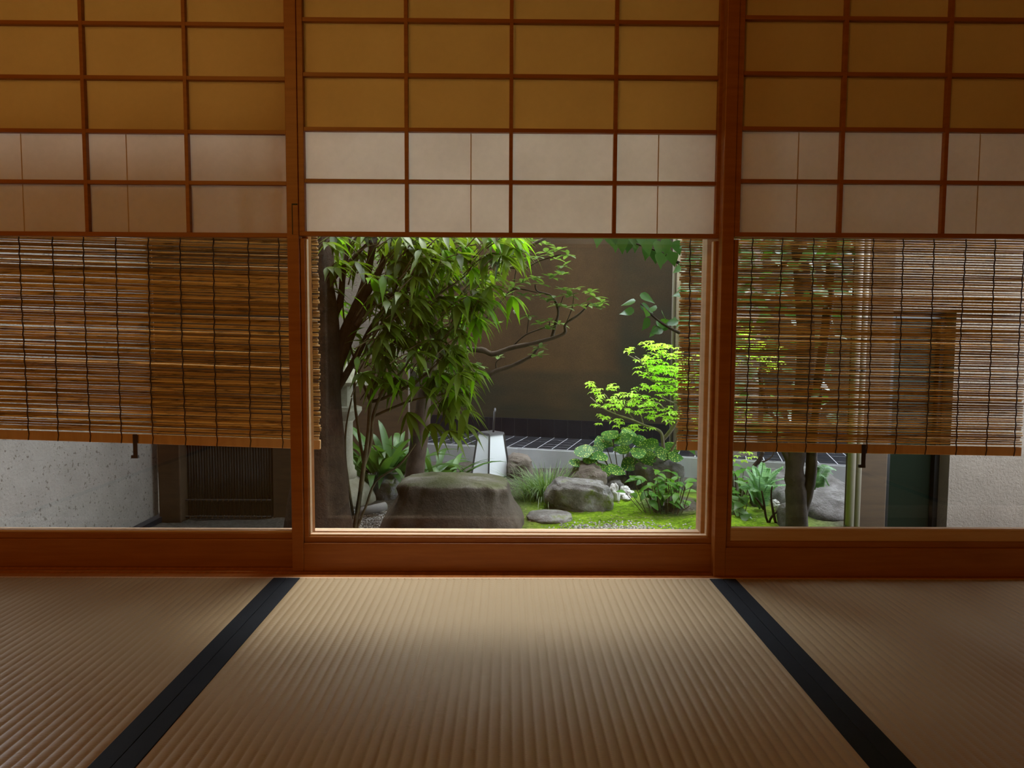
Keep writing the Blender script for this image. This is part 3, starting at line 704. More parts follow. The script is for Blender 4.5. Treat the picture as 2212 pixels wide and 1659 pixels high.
b = MB(); b.box(e0 + 0.001, e1 + 0.001, 3.14, 3.17, GZ, 0.05); b.build('backing_board', m_darkpaint, t)
q0 = at(590, 1100, 3.1); q1 = at(716, 1100, 3.1)
b = MB(); q1.x = at(686, 1100, 3.1).x; b.box(e0, q1.x, 3.10, 3.2, 0.06, 1.7); b.box(q0.x, q1.x, 3.10, 3.2, GZ - 0.05, 0.06)
tag(b.build('fence_boarding', m_post, bevel=0.004), 'brown board panel framing the dark bamboo fence, above and right', 'fence panel')

# ------------------------------------------------------------------ garden lamp
def lamp():
    c = Vector((at(1060, 1028, 4.05).x, 4.05, GZ)); zb = at(1060, 1031, 4.0).z; z1 = at(1060, 938, 4.02).z
    t = thing('garden_lamp', 'white tapered square garden lamp with metal edges and loop handle', 'lamp', tuple(c))
    th = math.radians(40); S0, S1 = 0.083, 0.056
    def cor(s, z): return [Vector((c.x + math.cos(th + k * math.pi / 2 + math.pi / 4) * s * 1.414, c.y + math.sin(th + k * math.pi / 2 + math.pi / 4) * s * 1.414, z)) for k in range(4)]
    lo, hi = cor(S0, zb), cor(S1, z1)
    f = MB()
    for k in range(4):
        f.tube([lo[k], hi[k]], 0.0075, 4); f.tube([lo[k], lo[(k+1) % 4]], 0.006, 4); f.tube([hi[k], hi[(k+1) % 4]], 0.006, 4)
    f.build('metal_frame', m_lampmetal, t)
    for k in range(4):
        b = MB(); k2 = (k + 1) % 4; cen = (lo[k] + lo[k2] + hi[k] + hi[k2]) / 4; ax = Vector((c.x, c.y, cen.z)); nrm = (cen - ax).normalized() * 0.003
        b.prism([lo[k] - nrm, lo[k2] - nrm, hi[k2] - nrm, hi[k] - nrm], nrm * 0.8)
        tag(b.build('shade_panel', m_lampshade, t), 'white translucent panel')
    top = MB(); top.prism(cor(S1 * 1.02, z1 + 0.002), (0, 0, 0.008)); top.build('top_plate', m_lampmetal, t)
    lo2 = cor(S0 * 1.22, zb - 0.016); b = MB(); b.prism(lo2, (0, 0, 0.012)); tag(b.build('base_plate', m_post2, t), 'flat wooden base plate')
    b = MB(); b.box(c.x - 0.06, c.x + 0.06, c.y - 0.06, c.y + 0.06, GZ - 0.02, zb - 0.016); b.build('foot', m_lampmetal, t)
    hz = at(1070, 883, 4.05).z; b = MB(); d = Vector((math.cos(th + 0.9), math.sin(th + 0.9), 0)) * 0.016; hc = Vector((c.x + 0.015, c.y, 0))
    pts = [hc - d + Vector((0, 0, z1 + 0.006)), hc - d * 0.95 + Vector((0.006, 0, hz - 0.018))]
    for k in range(7):
        a = math.pi * (1 - k / 6); pts.append(hc + d * (math.cos(a) * 0.9) + Vector((0.010, 0, hz - 0.014 + 0.014 * math.sin(a))))
    pts += [hc + d * 0.95 + Vector((0.006, 0, hz - 0.018)), hc + d + Vector((0, 0, z1 + 0.006))]
    b.tube(pts, 0.006, 8); b.build('handle', m_lampmetal, t, smooth=True)
lamp()
# ------------------------------------------------------------------ stone lantern
def stonelantern():
    Y = 3.42; c = at(746, 1090, Y); zs = lambda py: at(746, py, Y).z; k = Y / 1450
    t = thing('stone_lantern', 'lichened stone lantern behind the thick left trunk', 'stone lantern', (c.x, Y, GZ)); o = (c.x, Y, 0)
    b = MB(); prof = []
    z0, z1 = GZ - 0.03, zs(1031)
    for u, r in ((0, 68), (0.35, 66), (0.62, 58), (0.8, 44), (0.92, 30), (1.0, 24)): prof.append((r * k, z0 + (z1 - z0) * u))
    b.lathe(prof, o); b.build('lotus_base', m_lanternstone, t, smooth=True)
    b = MB(); b.lathe([(22*k, z1 - 0.01), (25*k, z1 + 0.005), (25*k, zs(1018)), (21*k, zs(1014)), (21*k, zs(1006)), (18*k, zs(1003)), (17*k, zs(960)), (18*k, zs(912)), (20*k, zs(908))], o); b.build('shaft', m_lanternstone, t, smooth=True)
    b = MB(); b.lathe([(20*k, zs(909)), (30*k, zs(898)), (38*k, zs(886)), (38*k, zs(878)), (30*k, zs(876))], o, 6); b.build('platform', m_lanternstone, t)
    b = MB(); b.lathe([(22*k, zs(876)), (22*k, zs(832)), (20*k, zs(830))], o, 6); b.build('fire_box', m_lanternstone, t)
    b = MB(); b.lathe([(52*k, zs(832)), (54*k, zs(824)), (36*k, zs(808)), (14*k, zs(790)), (8*k, zs(786)), (9*k, zs(776)), (2*k, zs(766))], o, 6); b.build('roof_cap', m_lanternstone, t)
stonelantern()
p = at(776, 1112, 3.1); q = at(832, 1100, 3.2); p.z = max(p.z, GZ + 0.025); q.z = max(q.z, GZ + 0.03)
b = MB(); b.tube([p, (p + q) / 2, q], 0.021, 14)
tag(b.build('ground_pipe', m_spout, smooth=True, loc=(p.x, p.y, GZ)), 'short grey pipe lying on the gravel left of the stepping stone', 'pipe')

# ------------------------------------------------------------------ plants
def P(px, py, Y): return at(px, py, Y)
def path(pts, Y, dy=0.0):
    return [at(a, b_, Y + dy * i / max(1, len(pts) - 1)) for i, (a, b_) in enumerate(pts)]
def rad(r0, r1, n): return [r0 + (r1 - r0) * i / max(1, n - 1) for i in range(n)]
def smoothpath(p, k=4):
    out = []
    for i in range(len(p) - 1):
        a, b_, c, d = p[max(i-1, 0)], p[i], p[i+1], p[min(i+2, len(p)-1)]
        for j in range(k):
            u = j / k
            out.append(0.5 * ((2*b_) + (c - a)*u + (2*a - 5*b_ + 4*c - d)*u*u + (3*b_ - a - 3*c + d)*u**3))
    out.append(p[-1]); return out
def limb(mb, pts, r0, r1, n=8, wob=0.0):
    p = smoothpath(pts); mb.tube(p, [r * (1 + wob * noise.noise(q * 30)) for r, q in zip(rad(r0, r1, len(p)), p)], n)
def rdir(rr, dz=(-1, 1)):
    a = rr.uniform(0, 6.283); z = rr.uniform(*dz); return Vector((math.cos(a), math.sin(a), z)).normalized()
def inpoly(x, y, poly):
    r = False; n = len(poly)
    for i in range(n):
        x1, y1 = poly[i]; x2, y2 = poly[i-1]
        if (y1 > y) != (y2 > y) and x < (x2 - x1) * (y - y1) / (y2 - y1) + x1: r = not r
    return r

# left tree: thick trunk with fanned stems
rr = random.Random(21)
t = thing('garden_tree', 'thick brown trunk rising at the left edge of the middle window', 'tree', (at(690, 1150, 2.70).x, 2.70, GZ))
b = MB()
tp = [at(686, 1215, 2.70), at(688, 1150, 2.70), at(690, 1060, 2.70), at(692, 970, 2.70), at(694, 880, 2.70), at(698, 780, 2.72), at(700, 680, 2.74), at(698, 600, 2.76), at(696, 500, 2.8), at(690, 380, 2.85), at(690, 250, 2.9)]
sp = smoothpath(tp, 6); rs = []
for i, q in enumerate(sp):
    u = i / (len(sp) - 1); r = 0.165 * (1 - u) ** 2.2 * 0.55 + 0.068 - 0.045 * u; rs.append(r)
k0 = len(b.v); b.tube(sp, rs, 40)
for i in range(k0, len(b.v)):
    v = b.v[i]; ang = math.atan2(v.y - 2.7, v.x - tp[0].x)
    d = 0.012 * noise.noise(Vector((math.cos(ang) * 4, math.sin(ang) * 4, v.z * 2))) + 0.005 * noise.noise(Vector((v.x * 60, v.y * 60, v.z * 9)))
    c = Vector((at(690, 900, 2.7).x, 2.72, v.z)); b.v[i] = v + (v - c).normalized() * d
b.build('trunk', m_bark, t, smooth=True)
b = MB()
for pts, r0, r1 in (([(705, 880), (722, 830), (738, 740), (762, 680), (786, 620), (800, 560), (815, 480)], 0.030, 0.012), ([(702, 760), (716, 700), (735, 650), (741, 590), (750, 545), (757, 470)], 0.018, 0.008),
        ([(712, 860), (728, 800), (765, 705), (792, 635), (826, 570), (850, 480)], 0.024, 0.010), ([(722, 850), (738, 825), (770, 770), (800, 712), (822, 678), (840, 650), (880, 560)], 0.016, 0.007),
        ([(770, 705), (800, 662), (850, 634), (895, 618), (935, 560)], 0.013, 0.007), ([(700, 640), (722, 600), (760, 560), (800, 520)], 0.012, 0.006)):
    limb(b, path(pts, 2.72, 0.1), r0, r1, 10, 0.15)
b.build('branch', m_bark, t, smooth=True)
# crown above the picture edge (shades the left of the garden)
b = MB()
for i in range(600):
    c = Vector((rr.uniform(-1.6, -0.45), rr.uniform(2.5, 3.7), rr.uniform(1.15, 2.1)))
    d = rdir(rr, (-0.6, 0.2)); b.leaf(c, d, (0, 0, 1), rr.uniform(0.08, 0.12), rr.uniform(0.022, 0.03), LANCE, 0.4)
b.build('foliage', m_lance, t, smooth=True)

# lance-leaved shrub in front
rr = random.Random(33)
t = thing('garden_shrub', 'dark green shrub with long drooping leaves filling the left of the middle window', 'shrub', tuple(G(772, 1140)))
b = MB(); YS = 2.82
stems = [([(766, 1145), (776, 1080), (786, 1006), (796, 930), (800, 868), (812, 780), (845, 690), (880, 600)], 0.011, 0.005),
  ([(770, 1142), (790, 1095), (812, 1040), (862, 1005), (898, 958)], 0.006, 0.004), ([(784, 1010), (800, 960), (806, 900), (830, 840), (870, 800), (905, 740)], 0.009, 0.004),
  ([(786, 1000), (776, 940), (766, 860), (770, 800), (800, 740), (830, 690)], 0.007, 0.004), ([(764, 1120), (752, 1040), (746, 980), (748, 920), (760, 860)], 0.006, 0.003),
  ([(800, 868), (830, 860), (880, 835), (930, 800), (985, 740), (1030, 660)], 0.008, 0.003), ([(806, 900), (850, 880), (900, 862), (960, 850), (1000, 820)], 0.006, 0.003),
  ([(812, 780), (870, 720), (930, 650), (1000, 600), (1060, 540)], 0.007, 0.003), ([(845, 690), (900, 600), (960, 545), (1030, 528)], 0.006, 0.003), ([(800, 868), (770, 790), (745, 700), (740, 640)], 0.006, 0.003)]
for pts, r0, r1 in stems: limb(b, path(pts, YS, -0.06), r0, r1, 7, 0.2)
twigs = MB(); lv = MB(); nw = MB()
poly = [(700, 500), (1110, 500), (1120, 545), (1085, 600), (1050, 660), (1020, 720), (985, 770), (1020, 800), (1010, 850), (1005, 905), (975, 900), (950, 850), (900, 815), (850, 850), (800, 830), (760, 840), (735, 740), (705, 640)]
def whorl(mb, c, n, Lr, dr, rr, Wr=(0.022, 0.032)):
    a0 = rr.uniform(0, 6.28)
    for k in range(n):
        a = a0 + 6.283 * k / n + rr.uniform(-0.4, 0.4)
        d = Vector((math.cos(a), math.sin(a) * 0.8, rr.uniform(-0.75, 0.15)))
        d += Vector((0.75, -0.1, -0.05))
        mb.leaf(c, d, (rr.uniform(-.3, .3), rr.uniform(-.3, .3), 1), rr.uniform(*Lr), rr.uniform(*Wr), LANCE, rr.uniform(*dr), 0.22)
cnt = 0
while cnt < 250:
    px, py = rr.uniform(700, 1120), rr.uniform(500, 905)
    if not inpoly(px, py, poly): continue
    if px < 800 and 590 < py < 850 and rr.random() < 0.75: continue
    if py > 680 and rr.random() < 0.25: continue
    c = at(px, py - 12, rr.uniform(2.55, 3.05)); whorl(lv, c, rr.randint(4, 7), (0.07, 0.115), (0.15, 0.6), rr)
    e = c + Vector((rr.uniform(-0.10, -0.03), rr.uniform(-.03, .05), rr.uniform(-0.10, -0.04)))
    twigs.tube([c, (c + e) / 2 + Vector((0, 0, 0.008)), e], [0.0016, 0.0022, 0.003], 5); cnt += 1
for px, py in ((955, 850), (985, 870), (1005, 900), (945, 885), (975, 915), (1000, 930), (930, 930), (905, 850), (880, 905), (1010, 800), (985, 780), (960, 760), (1000, 850), (970, 945)):
    c = at(px, py - 15, rr.uniform(2.6, 2.8)); whorl(lv, c, 5, (0.08, 0.12), (0.4, 0.9), rr)
for px, py, n in ((1050, 512, 5), (1082, 512, 5), (1112, 515, 4), (1128, 520, 3), (1000, 528, 5), (958, 540, 4), (1060, 648, 4), (1105, 640, 4), (1010, 640, 4), (1030, 690, 4), (985, 720, 4), (1045, 660, 4), (1030, 800, 4), (760, 640, 1)):
    c = at(px, py, rr.uniform(2.58, 2.72)); whorl(nw, c, n, (0.06, 0.095), (0.45, 1.0), rr)
for i in range(60):
    px, py = rr.uniform(720, 1110), rr.uniform(505, 880)
    if inpoly(px, py, poly): whorl(nw, at(px, py, rr.uniform(2.6, 3.0)), rr.randint(2, 4), (0.06, 0.10), (0.3, 0.8), rr)
b.build('stem', m_stem, t, smooth=True); tag(twigs.build('twig', m_stem, t), kind='stuff')
lv.build('foliage', m_lance, t, smooth=True)
tag(nw.build('young_foliage', m_lance2, t, smooth=True), 'bright yellow-green young leaves at the tips')

# azalea-like tree with oval leaves reaching right
rr = random.Random(44)
YT = 3.35
t = thing('garden_tree', 'smaller smooth trunk behind the stepping stone, a crooked branch with oval leaves reaching right', 'tree', tuple(G(897, 1062)))
b = MB()
limb(b, [at(893, 1075, YT), at(896, 1020, YT), at(904, 960, YT), at(912, 900, YT), at(918, 850, YT), at(930, 790, YT), at(940, 700, YT), at(935, 600, YT), at(940, 480, YT)], 0.052, 0.022, 16, 0.12)
b.build('trunk', m_bark2, t, smooth=True)
b = MB()
for pts, r0, r1 in (([(918, 850), (960, 838), (1000, 828), (1040, 817), (1073, 801), (1106, 790), (1139, 774), (1151, 766), (1168, 744)], 0.016, 0.006),
      ([(935, 770), (985, 757), (1040, 756), (1065, 765), (1103, 752), (1146, 743), (1192, 731), (1220, 719), (1222, 700), (1253, 677), (1273, 655)], 0.017, 0.004),
      ([(1192, 731), (1199, 703), (1206, 672), (1192, 640), (1161, 629), (1156, 615)], 0.010, 0.003), ([(940, 660), (990, 620), (1040, 589), (1050, 581), (1116, 546), (1182, 512)], 0.015, 0.008),
      ([(1075, 570), (1126, 581), (1166, 563), (1212, 550)], 0.006, 0.003), ([(1108, 748), (1136, 723), (1182, 705), (1187, 695)], 0.005, 0.0025), ([(1040, 700), (1075, 660), (1110, 625), (1160, 632)], 0.006, 0.003),
      ([(985, 690), (1030, 650), (1060, 612), (1100, 570)], 0.009, 0.006), ([(1138, 722), (1142, 690)], 0.003, 0.002), ([(1205, 672), (1217, 640)], 0.003, 0.002), ([(1222, 700), (1236, 665), (1240, 632)], 0.003, 0.002), ([(1106, 640), (1112, 600), (1115, 580)], 0.004, 0.002),
      ([(1073, 801), (1072, 782), (1086, 772)], 0.004, 0.002)):
    limb(b, path(pts, YT - 0.03, -0.12), r0, r1, 7, 0.25)
b.build('branch', m_bark2, t, smooth=True)
lv = MB()
def rosette(mb, c, n, Lr, Wr, rr, prof=OVAL, dz=(-0.15, 0.65), droop=(0.05, 0.35)):
    a0 = rr.uniform(0, 6.28)
    for k in range(n):
        a = a0 + 6.283 * k / n + rr.uniform(-.3, .3)
        mb.leaf(c, Vector((math.cos(a), math.sin(a), rr.uniform(*dz))), (0, 0, 1), rr.uniform(*Lr), rr.uniform(*Wr), prof, rr.uniform(*droop), 0.2)
ros = [(1204, 541), (1227, 552), (1192, 600), (1215, 594), (1154, 600), (1240, 625), (1217, 627), (1275, 632), (1286, 642), (1300, 655), (1268, 660), (1202, 660), (1222, 665), (1182, 650), (1141, 683), (1187, 692), (1161, 768), (1112, 548), (1090, 570), (1120, 575), (1140, 560),
       (1160, 555), (1180, 528), (1215, 575), (1110, 620), (1130, 640), (1090, 640), (1165, 700), (1185, 712), (1206, 700), (1250, 660), (1290, 665), (1170, 615), (1128, 610), (1158, 640), (1195, 645), (1230, 640), (1150, 520), (1180, 545), (1166, 752), (1200, 560)]
for px, py in ros:
    rosette(lv, at(px, py, rr.uniform(3.12, 3.34)), rr.randint(6, 8), (0.038, 0.064), (0.019, 0.028), rr)
for i in range(120):
    px, py = rr.uniform(730, 1080), rr.uniform(480, 820)
    rosette(lv, at(px, py, rr.uniform(3.2, 3.7)), rr.randint(5, 8), (0.035, 0.055), (0.018, 0.024), rr)
lv.build('foliage', m_oval, t, smooth=True)
b = MB(); c = at(1112, 673, 3.2); b.lathe([(0.001, -0.010), (0.007, -0.006), (0.009, 0.0), (0.007, 0.007), (0.001, 0.010)], c, 12)
tag(b.build('white_bud', m_lampshade, t, smooth=True), 'round white bud on a twig')

# forked tree on the right with glossy heart-shaped leaves
rr = random.Random(55)
YK = 2.80
t = thing('garden_tree', 'forked bare trunk in the right window, below the blind', 'tree', tuple(at(1722, 1150, YK)))
b = MB()
limb(b, [at(1722, 1180, YK), at(1721, 1120, YK), at(1719, 1060, YK), at(1716, 1010, YK), at(1722, 960, YK), at(1735, 860, YK), at(1740, 700, YK), at(1725, 520, YK), at(1700, 350, YK)], 0.046, 0.03, 18, 0.18)
limb(b, [at(1730, 1112, YK), at(1742, 1070, YK), at(1752, 1020, YK), at(1754, 970, YK), at(1765, 850, YK), at(1790, 650, YK), at(1800, 450, YK)], 0.026, 0.018, 14, 0.12)
limb(b, [at(1708, 1000, YK), at(1700, 985, YK), at(1690, 965, YK), at(1660, 900, YK), at(1640, 800, YK)], 0.017, 0.009, 10, 0.12)
b.build('trunk', m_bark3, t, smooth=True)
b = MB()
limb(b, path([(1720, 560), (1640, 585), (1560, 582), (1475, 571), (1435, 548), (1394, 533), (1340, 515)], YK, 0.25), 0.012, 0.003, 7, .2)
limb(b, path([(1735, 760), (1640, 765), (1550, 752), (1470, 720), (1430, 698), (1402, 675), (1384, 655)], YK, 0.2), 0.011, 0.003, 7, .2)
b.build('branch', m_bark3, t, smooth=True)
lv = MB()
def hleaf(px, py, Y, s=1.0, down=None):
    a = rr.uniform(0, 6.28); d = Vector((math.cos(a), math.sin(a) * 0.5, rr.uniform(-0.6, 0.1))) if down is None else Vector((rr.uniform(-.35, .35), -0.3, -1))
    lv.leaf(at(px, py, Y), d, Vector((rr.uniform(-.4, .4), -0.8, 0.7)), rr.uniform(0.058, 0.074) * s, rr.uniform(0.044, 0.054) * s, HEART, 0.1, 0.15)
for px, py in ((1383, 636), (1372, 652), (1370, 672), (1383, 660), (1395, 668), (1418, 668), (1430, 676), (1404, 690), (1418, 700), (1420, 708), (1432, 712), (1455, 690), (1466, 695), (1466, 708), (1466, 722), (1445, 705), (1440, 690)): hleaf(px, py, rr.uniform(2.9, 3.05))
for px, py in ((1295, 500), (1312, 502), (1330, 508), (1345, 512), (1358, 515), (1372, 512), (1325, 495), (1400, 530), (1412, 540), (1425, 545), (1442, 535), (1450, 545), (1395, 520), (1420, 520), (1440, 515), (1460, 520), (1380, 505), (1410, 505), (1360, 500), (1340, 498)): hleaf(px, py, rr.uniform(2.9, 3.1), 1.05, True)
for i in range(750):
    px, py = rr.uniform(1480, 1860), rr.uniform(60, 640); hleaf(px, py, rr.uniform(2.65, 3.2), 1.05)
for i in range(110):
    px, py = rr.uniform(1480, 1800), rr.uniform(640, 960); hleaf(px, py, rr.uniform(2.7, 3.1), 0.95)
for i in range(160):
    px, py = rr.uniform(1280, 1500), rr.uniform(300, 495); hleaf(px, py, rr.uniform(2.8, 3.2), 1.05)
lv.build('foliage', m_heart, t, smooth=True)

# spring-green shrub
rr = random.Random(66)
t = thing('garden_shrub', 'bright spring-green shrub glowing in the light at the right of the middle window', 'shrub', tuple(at(1432, 1010, 3.75)))
YG = 3.70
b = MB()
for pts, r0, r1 in (([(1436, 1010), (1432, 958), (1428, 935), (1412, 925), (1390, 918), (1360, 905), (1330, 895), (1300, 880), (1275, 858)], 0.011, 0.003), ([(1432, 950), (1452, 925), (1464, 900), (1466, 860), (1455, 832), (1430, 828), (1404, 818), (1396, 790), (1372, 770)], 0.012, 0.003),
     ([(1466, 870), (1450, 868), (1425, 855)], 0.006, 0.003), ([(1464, 905), (1440, 890), (1425, 872), (1408, 870)], 0.006, 0.003), ([(1370, 908), (1350, 880), (1345, 850)], 0.004, 0.002), ([(1390, 918), (1380, 880), (1375, 845)], 0.004, 0.002), ([(1330, 895), (1318, 868), (1305, 850)], 0.004, 0.002),
     ([(1466, 860), (1475, 800), (1470, 750)], 0.010, 0.004), ([(1475, 820), (1540, 790), (1620, 750)], 0.010, 0.004), ([(1436, 1000), (1480, 930), (1560, 880), (1640, 860)], 0.009, 0.003), ([(1396, 790), (1366, 772), (1358, 768)], 0.003, 0.002), ([(1404, 818), (1425, 780), (1430, 750)], 0.004, 0.002)):
    limb(b, path(pts, YG, -0.05), r0, r1, 7, .25)
b.build('branch', m_twig, t, smooth=True)
lv = MB()
def small(px, py, Y):
    c = at(px, py, Y); n = rr.randint(5, 7); a0 = rr.uniform(0, 6.28)
    for k in range(n):
        a = a0 + 6.283 * k / n
        lv.leaf(c, Vector((math.cos(a), math.sin(a), rr.uniform(0.05, 0.55))), (0, 0, 1), rr.uniform(0.020, 0.032), rr.uniform(0.010, 0.014), OVAL, rr.uniform(0.3, 0.8), 0.25)
reg = [((1435, 775), (44, 34), 60), ((1440, 815), (40, 30), 50), ((1400, 795), (34, 26), 26), ((1420, 850), (58, 24), 44), ((1365, 868), (48, 24), 40), ((1310, 870), (28, 16), 16), ((1290, 850), (12, 14), 9), ((1275, 832), (7, 9), 6),
       ((1323, 836), (14, 8), 8), ((1360, 757), (10, 8), 6), ((1398, 741), (14, 8), 8), ((1428, 750), (18, 10), 14), ((1300, 905), (14, 14), 8), ((1335, 912), (20, 8), 8), ((1405, 885), (50, 18), 26), ((1445, 892), (24, 12), 16), ((1450, 905), (18, 8), 8), ((1380, 925), (40, 10), 14),
       ((1600, 740), (60, 48), 150), ((1660, 770), (36, 30), 40), ((1560, 900), (60, 60), 60), ((1500, 800), (40, 50), 50), ((1600, 985), (34, 12), 8)]
for (cx, cy), (a, c_), n in reg:
    for i in range(n):
        while True:
            u, v = rr.uniform(-1, 1), rr.uniform(-1, 1)
            if u*u + v*v < 1: break
        small(cx + u * a, cy + v * c_, YG + rr.uniform(-0.14, 0.12))
lv.build('foliage', m_bright, t, smooth=True)

# leopard plant
rr = random.Random(77)
t = thing('leopard_plant', 'leopard plant with round yellow-spotted leaves above the grey boulder', 'plant', tuple(at(1350, 1030, 3.72)))
b = MB(); lv = MB()
for px, py, r in ((1303, 952, 19), (1345, 947, 19), (1385, 953, 17), (1290, 966, 13), (1262, 974, 17), (1293, 982, 18), (1246, 999, 13), (1345, 968, 16), (1303, 1010, 20), (1332, 1013, 19), (1364, 1000, 19), (1400, 988, 21), (1432, 976, 18), (1450, 967, 18), (1320, 935, 17), (1360, 940, 18), (1405, 960, 16), (1276, 990, 14), (1420, 997, 16), (1380, 975, 16), (1460, 985, 15)):
    Y = 3.68 + rr.uniform(-0.1, 0.1) + (0.1 if py < 960 else -0.05); c = at(px, py, Y); R0 = r / 1450 * Y * 1.12
    a = rr.uniform(0, 6.283); d = Vector((math.cos(a), math.sin(a), rr.uniform(-.15, .1))); n = Vector((rr.uniform(-.3, .3), -0.55 + rr.uniform(-.2, .2), 1)).normalized()
    d = (d - n * d.dot(n)).normalized()
    lv.leaf(c - d * R0, d, n, R0 * 2, R0 * 2.25, ROUND, 0.08, -0.12)
    foot = at(1350 + (px - 1350) * 0.45, 1030, 3.75); b.tube(smoothpath([foot, (foot + c) / 2 + Vector((0, 0, 0.02)), c], 3), 0.0028, 5)
b.build('leaf_stalk', m_stem, t); lv.build('foliage', m_leopard, t, smooth=True)
# grass tuft
rr = random.Random(88)
gc = G(1182, 1078)
t = tag(None or MB().build('grass_tuft', m_grass, loc=gc), 'fine arching grass tuft beside the lamp and the long pale rock', 'grass'); bpy.data.objects.remove(t)
b = MB()
for i in range(760):
    a = rr.uniform(0, 6.283); r = abs(rr.gauss(0, 0.05)); c = gc + Vector((math.cos(a) * r * 1.6, math.sin(a) * r, 0))
    d = Vector((math.cos(a) * rr.uniform(.2, 1.0), math.sin(a) * rr.uniform(.2, 1.0), rr.uniform(0.7, 1.5)))
    b.leaf(c, d, (math.cos(a), math.sin(a), 0.3), rr.uniform(0.20, 0.36), rr.uniform(0.003, 0.0055), BLADE, rr.uniform(0.3, 0.95), 0.2)
tag(b.build('grass_tuft', m_grass, loc=gc), 'fine arching grass tuft beside the lamp and the long pale rock', 'grass')
# aspidistra behind the shrub
rr = random.Random(99)
def strapplant(label, cx, cy, Y, n, Lr, Wr, spread, mat=m_strap, name='strap_leaf_plant', cat='plant'):
    c0 = at(cx, cy, Y); c0.z = GZ
    t = thing(name, label, cat, tuple(c0)); lv = MB()
    for i in range(n):
        a = rr.uniform(0, 6.283); d = Vector((math.cos(a) * spread, math.sin(a) * spread * 0.7, rr.uniform(0.5, 1.2)))
        lv.leaf(c0 + Vector((rr.uniform(-.08, .08), rr.uniform(-.05, .05), 0)), d, Vector((math.cos(a), math.sin(a), 0.6)) * -1, rr.uniform(*Lr), rr.uniform(*Wr), STRAP, rr.uniform(0.3, 0.75), 0.25)
    lv.build('foliage', mat, t, smooth=True); return t
strapplant('clump of broad strap leaves between the stone lantern and the smaller trunk', 838, 1035, 3.6, 64, (0.42, 0.78), (0.034, 0.052), 0.5)
strapplant('arching strap leaves right of the smaller trunk, left of the lamp', 940, 1020, 3.7, 30, (0.34, 0.54), (0.022, 0.036), 0.85)
# low broad leaves
rr = random.Random(111)
def lowplant(label, regs, Y, s, mat, prof=OVAL, base=None, nm='low_plant', stems=True):
    t = thing(nm, label, 'plant', base); lv = MB(); st = MB(); bs = Vector(base)
    for px, py in regs:
        c = at(px, py, Y + rr.uniform(-.08, .08)); a = rr.uniform(0, 6.283)
        d = Vector((math.cos(a), math.sin(a) - 0.3, rr.uniform(-.35, .35)))
        lv.leaf(c, d, (rr.uniform(-.3, .3), -0.4, 1), rr.uniform(0.8, 1.25) * s, rr.uniform(0.42, 0.6) * s, prof, rr.uniform(.1, .5), 0.2, 0.05)
        if stems: st.tube([Vector((bs.x + (c.x - bs.x) * 0.6, bs.y + (c.y - bs.y) * 0.6, bs.z)), c], 0.002, 4)
    if stems: st.build('stem', m_stem, t)
    lv.build('foliage', mat, t, smooth=True)
gp = G(1440, 1112)
lowplant('leafy low plant at the lower right corner of the middle window', [(rr.gauss(1436, 30), rr.gauss(1058, 22)) for _ in range(70)] + [(1440, 1085), (1455, 1078), (1420, 1070), (1400, 1062), (1385, 1062), (1465, 1030), (1450, 1020), (1480, 1050)], 3.18, 0.062, m_low, base=tuple(gp))
gp = G(1600, 1128)
lowplant('broad grey-green leaves low on the moss in the right window', [(1585 + rr.gauss(0, 22), 1100 + rr.gauss(0, 14)) for _ in range(26)], 3.12, 0.09, m_strap, base=tuple(gp))
gp = G(1590, 1085)
lowplant('dark leafy plant beside the screen post in the right window', [(1590 + rr.gauss(0, 20), 1045 + rr.gauss(0, 20)) for _ in range(50)], 3.4, 0.06, m_low, base=tuple(gp))
# ferns
def fern(label, tips, base, Y):
    t = thing('fern', label, 'fern', base); lv = MB(); bs = Vector(base)
    for px, py in tips:
        e = at(px, py, Y + rr.uniform(-.1, .1)); mid = (bs + e) / 2 + Vector((0, 0, 0.05)); pts = smoothpath([bs, mid, e], 12)
        lv.tube(pts, 0.0015, 4)
        n = len(pts)
        for i in range(3, n):
            d = (pts[i] - pts[i-1]).normalized(); sd = d.cross(Vector((0, -0.5, 1))).normalized(); w = (0.036 * (1 - (i / n) ** 1.5) + 0.010) * min(1.0, (e - bs).length / 0.2)
            for sg in (-1, 1):
                for off in (0, 0.5):
                    q = pts[i] + (pts[i-1] - pts[i]) * off
                    lv.leaf(q, sd * sg + d * 0.5, Vector((0, -0.5, 1)), w, 0.0075, LANCE, 0.15, 0.1)
    lv.build('frond', m_fern, t, smooth=True)
fern('feathery pale fern left of the forked trunk in the right window', [(1660, 1012), (1690, 1010), (1630, 1008), (1610, 1030), (1640, 1030), (1600, 1055), (1690, 1035), (1670, 1050), (1625, 1060), (1648, 1000), (1615, 1015), (1680, 1022), (1655, 1030), (1590, 1040), (1700, 1048)], tuple(G(1640, 1100)), 3.1)
fern('small fern sprig growing out at the right side of the forked trunk', [(1802, 1013), (1796, 1022), (1770, 1015), (1790, 1048)], tuple(at(1760, 1058, 2.82)), 2.85)
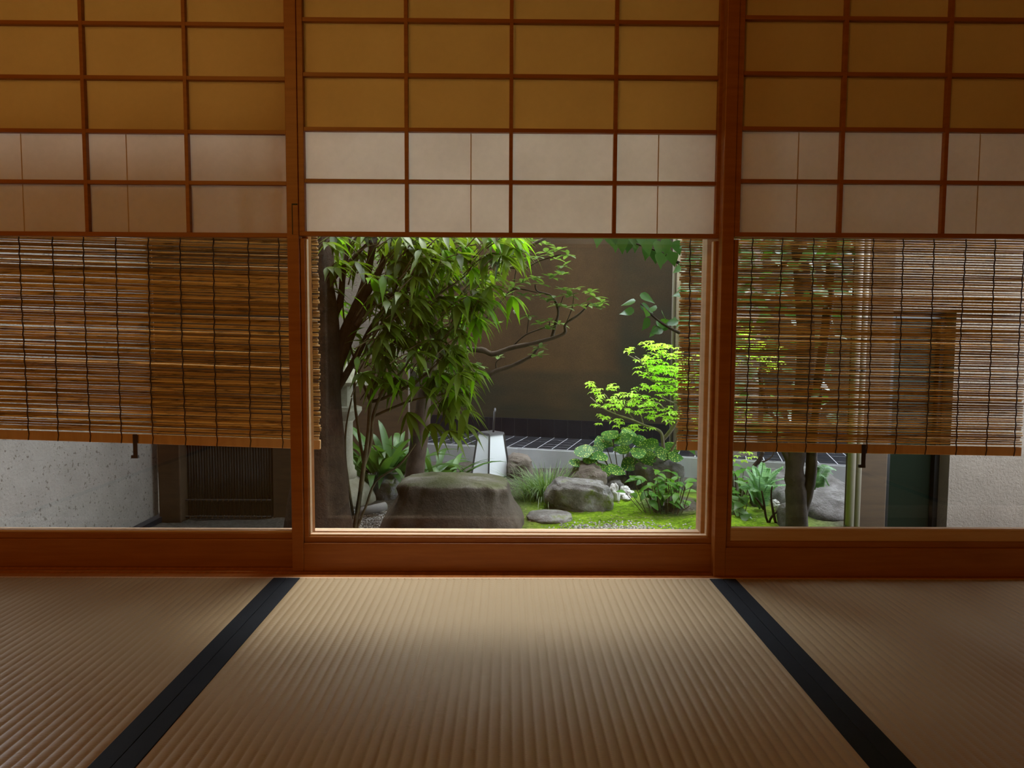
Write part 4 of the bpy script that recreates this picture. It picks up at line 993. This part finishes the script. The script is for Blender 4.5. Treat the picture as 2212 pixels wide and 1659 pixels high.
# bare twiggy sapling
t = thing('bare_sapling', 'bare dark twigs rising from the moss left of the forked trunk', 'sapling', tuple(G(1668, 1142)))
b = MB()
for pts in ([(1668, 1150), (1655, 1118), (1650, 1085), (1645, 1060)], [(1682, 1150), (1672, 1115), (1666, 1075), (1668, 1050)], [(1660, 1140), (1666, 1118), (1690, 1095)], [(1650, 1100), (1640, 1085), (1632, 1075)]):
    limb(b, path(pts, 3.0), 0.007, 0.003, 7, .3)
b.build('stem', m_bark, t, smooth=True)
t = thing('cut_stump', 'pruned stump with a knobbly bent limb in front of the plaster pier', 'stump', tuple(G(1630, 1075)))
b = MB(); limb(b, path([(1628, 1080), (1628, 1040), (1630, 1008), (1640, 995), (1648, 975)], 3.5), 0.016, 0.010, 9, .3); limb(b, path([(1634, 1002), (1655, 995), (1668, 985), (1672, 975)], 3.5), 0.005, 0.003, 6, .3)
b.build('trunk', m_bark, t, smooth=True)

# ------------------------------------------------------------------ light
w = bpy.data.worlds.new('sky'); bpy.context.scene.world = w; w.use_nodes = True
t = w.node_tree; t.nodes.clear()
tc = N(t, 'ShaderNodeTexCoord'); sp = N(t, 'ShaderNodeSeparateXYZ'); L(t, tc.outputs['Generated'], sp.inputs[0])
col = ramp(t, sp.outputs[2], [(0.0, (0.78, 0.87, 0.97)), (1.0, (0.84, 0.93, 1.04))])
bg = N(t, 'ShaderNodeBackground'); bg.inputs[1].default_value = 10.5; L(t, col, bg.inputs[0])
o = N(t, 'ShaderNodeOutputWorld'); L(t, bg.outputs[0], o.inputs[0])
sd = bpy.data.lights.new('sun', 'SUN'); sd.energy = 4.5; sd.angle = math.radians(22); sd.color = (1.0, 0.97, 0.9)
so = bpy.data.objects.new('sun', sd); C.objects.link(so)
so.rotation_euler = Vector((0.13, 0.36, 1.0)).to_track_quat('Z', 'Y').to_euler()
so.location = (1, 3, 5)

ld = bpy.data.lights.new('room_lamp_light', 'POINT'); ld.energy = 43; ld.color = (1.0, 0.50, 0.085); ld.shadow_soft_size = 0.18
lo_ = bpy.data.objects.new('room_lamp_light', ld); C.objects.link(lo_); lo_.location = (-1.3, -1.2, 1.75)
sc = bpy.context.scene
sc.view_settings.view_transform = 'Standard'; sc.view_settings.look = 'None'
sc.view_settings.exposure = 0.0; sc.view_settings.gamma = 1.0; sc.view_settings.use_curve_mapping = False
sc.cycles.use_denoising = True
sc.cycles.max_bounces = 12; sc.cycles.diffuse_bounces = 7; sc.cycles.transparent_max_bounces = 16; sc.cycles.transmission_bounces = 8
sc.cycles.sample_clamp_indirect = 6.0; sc.cycles.caustics_reflective = False; sc.cycles.caustics_refractive = False
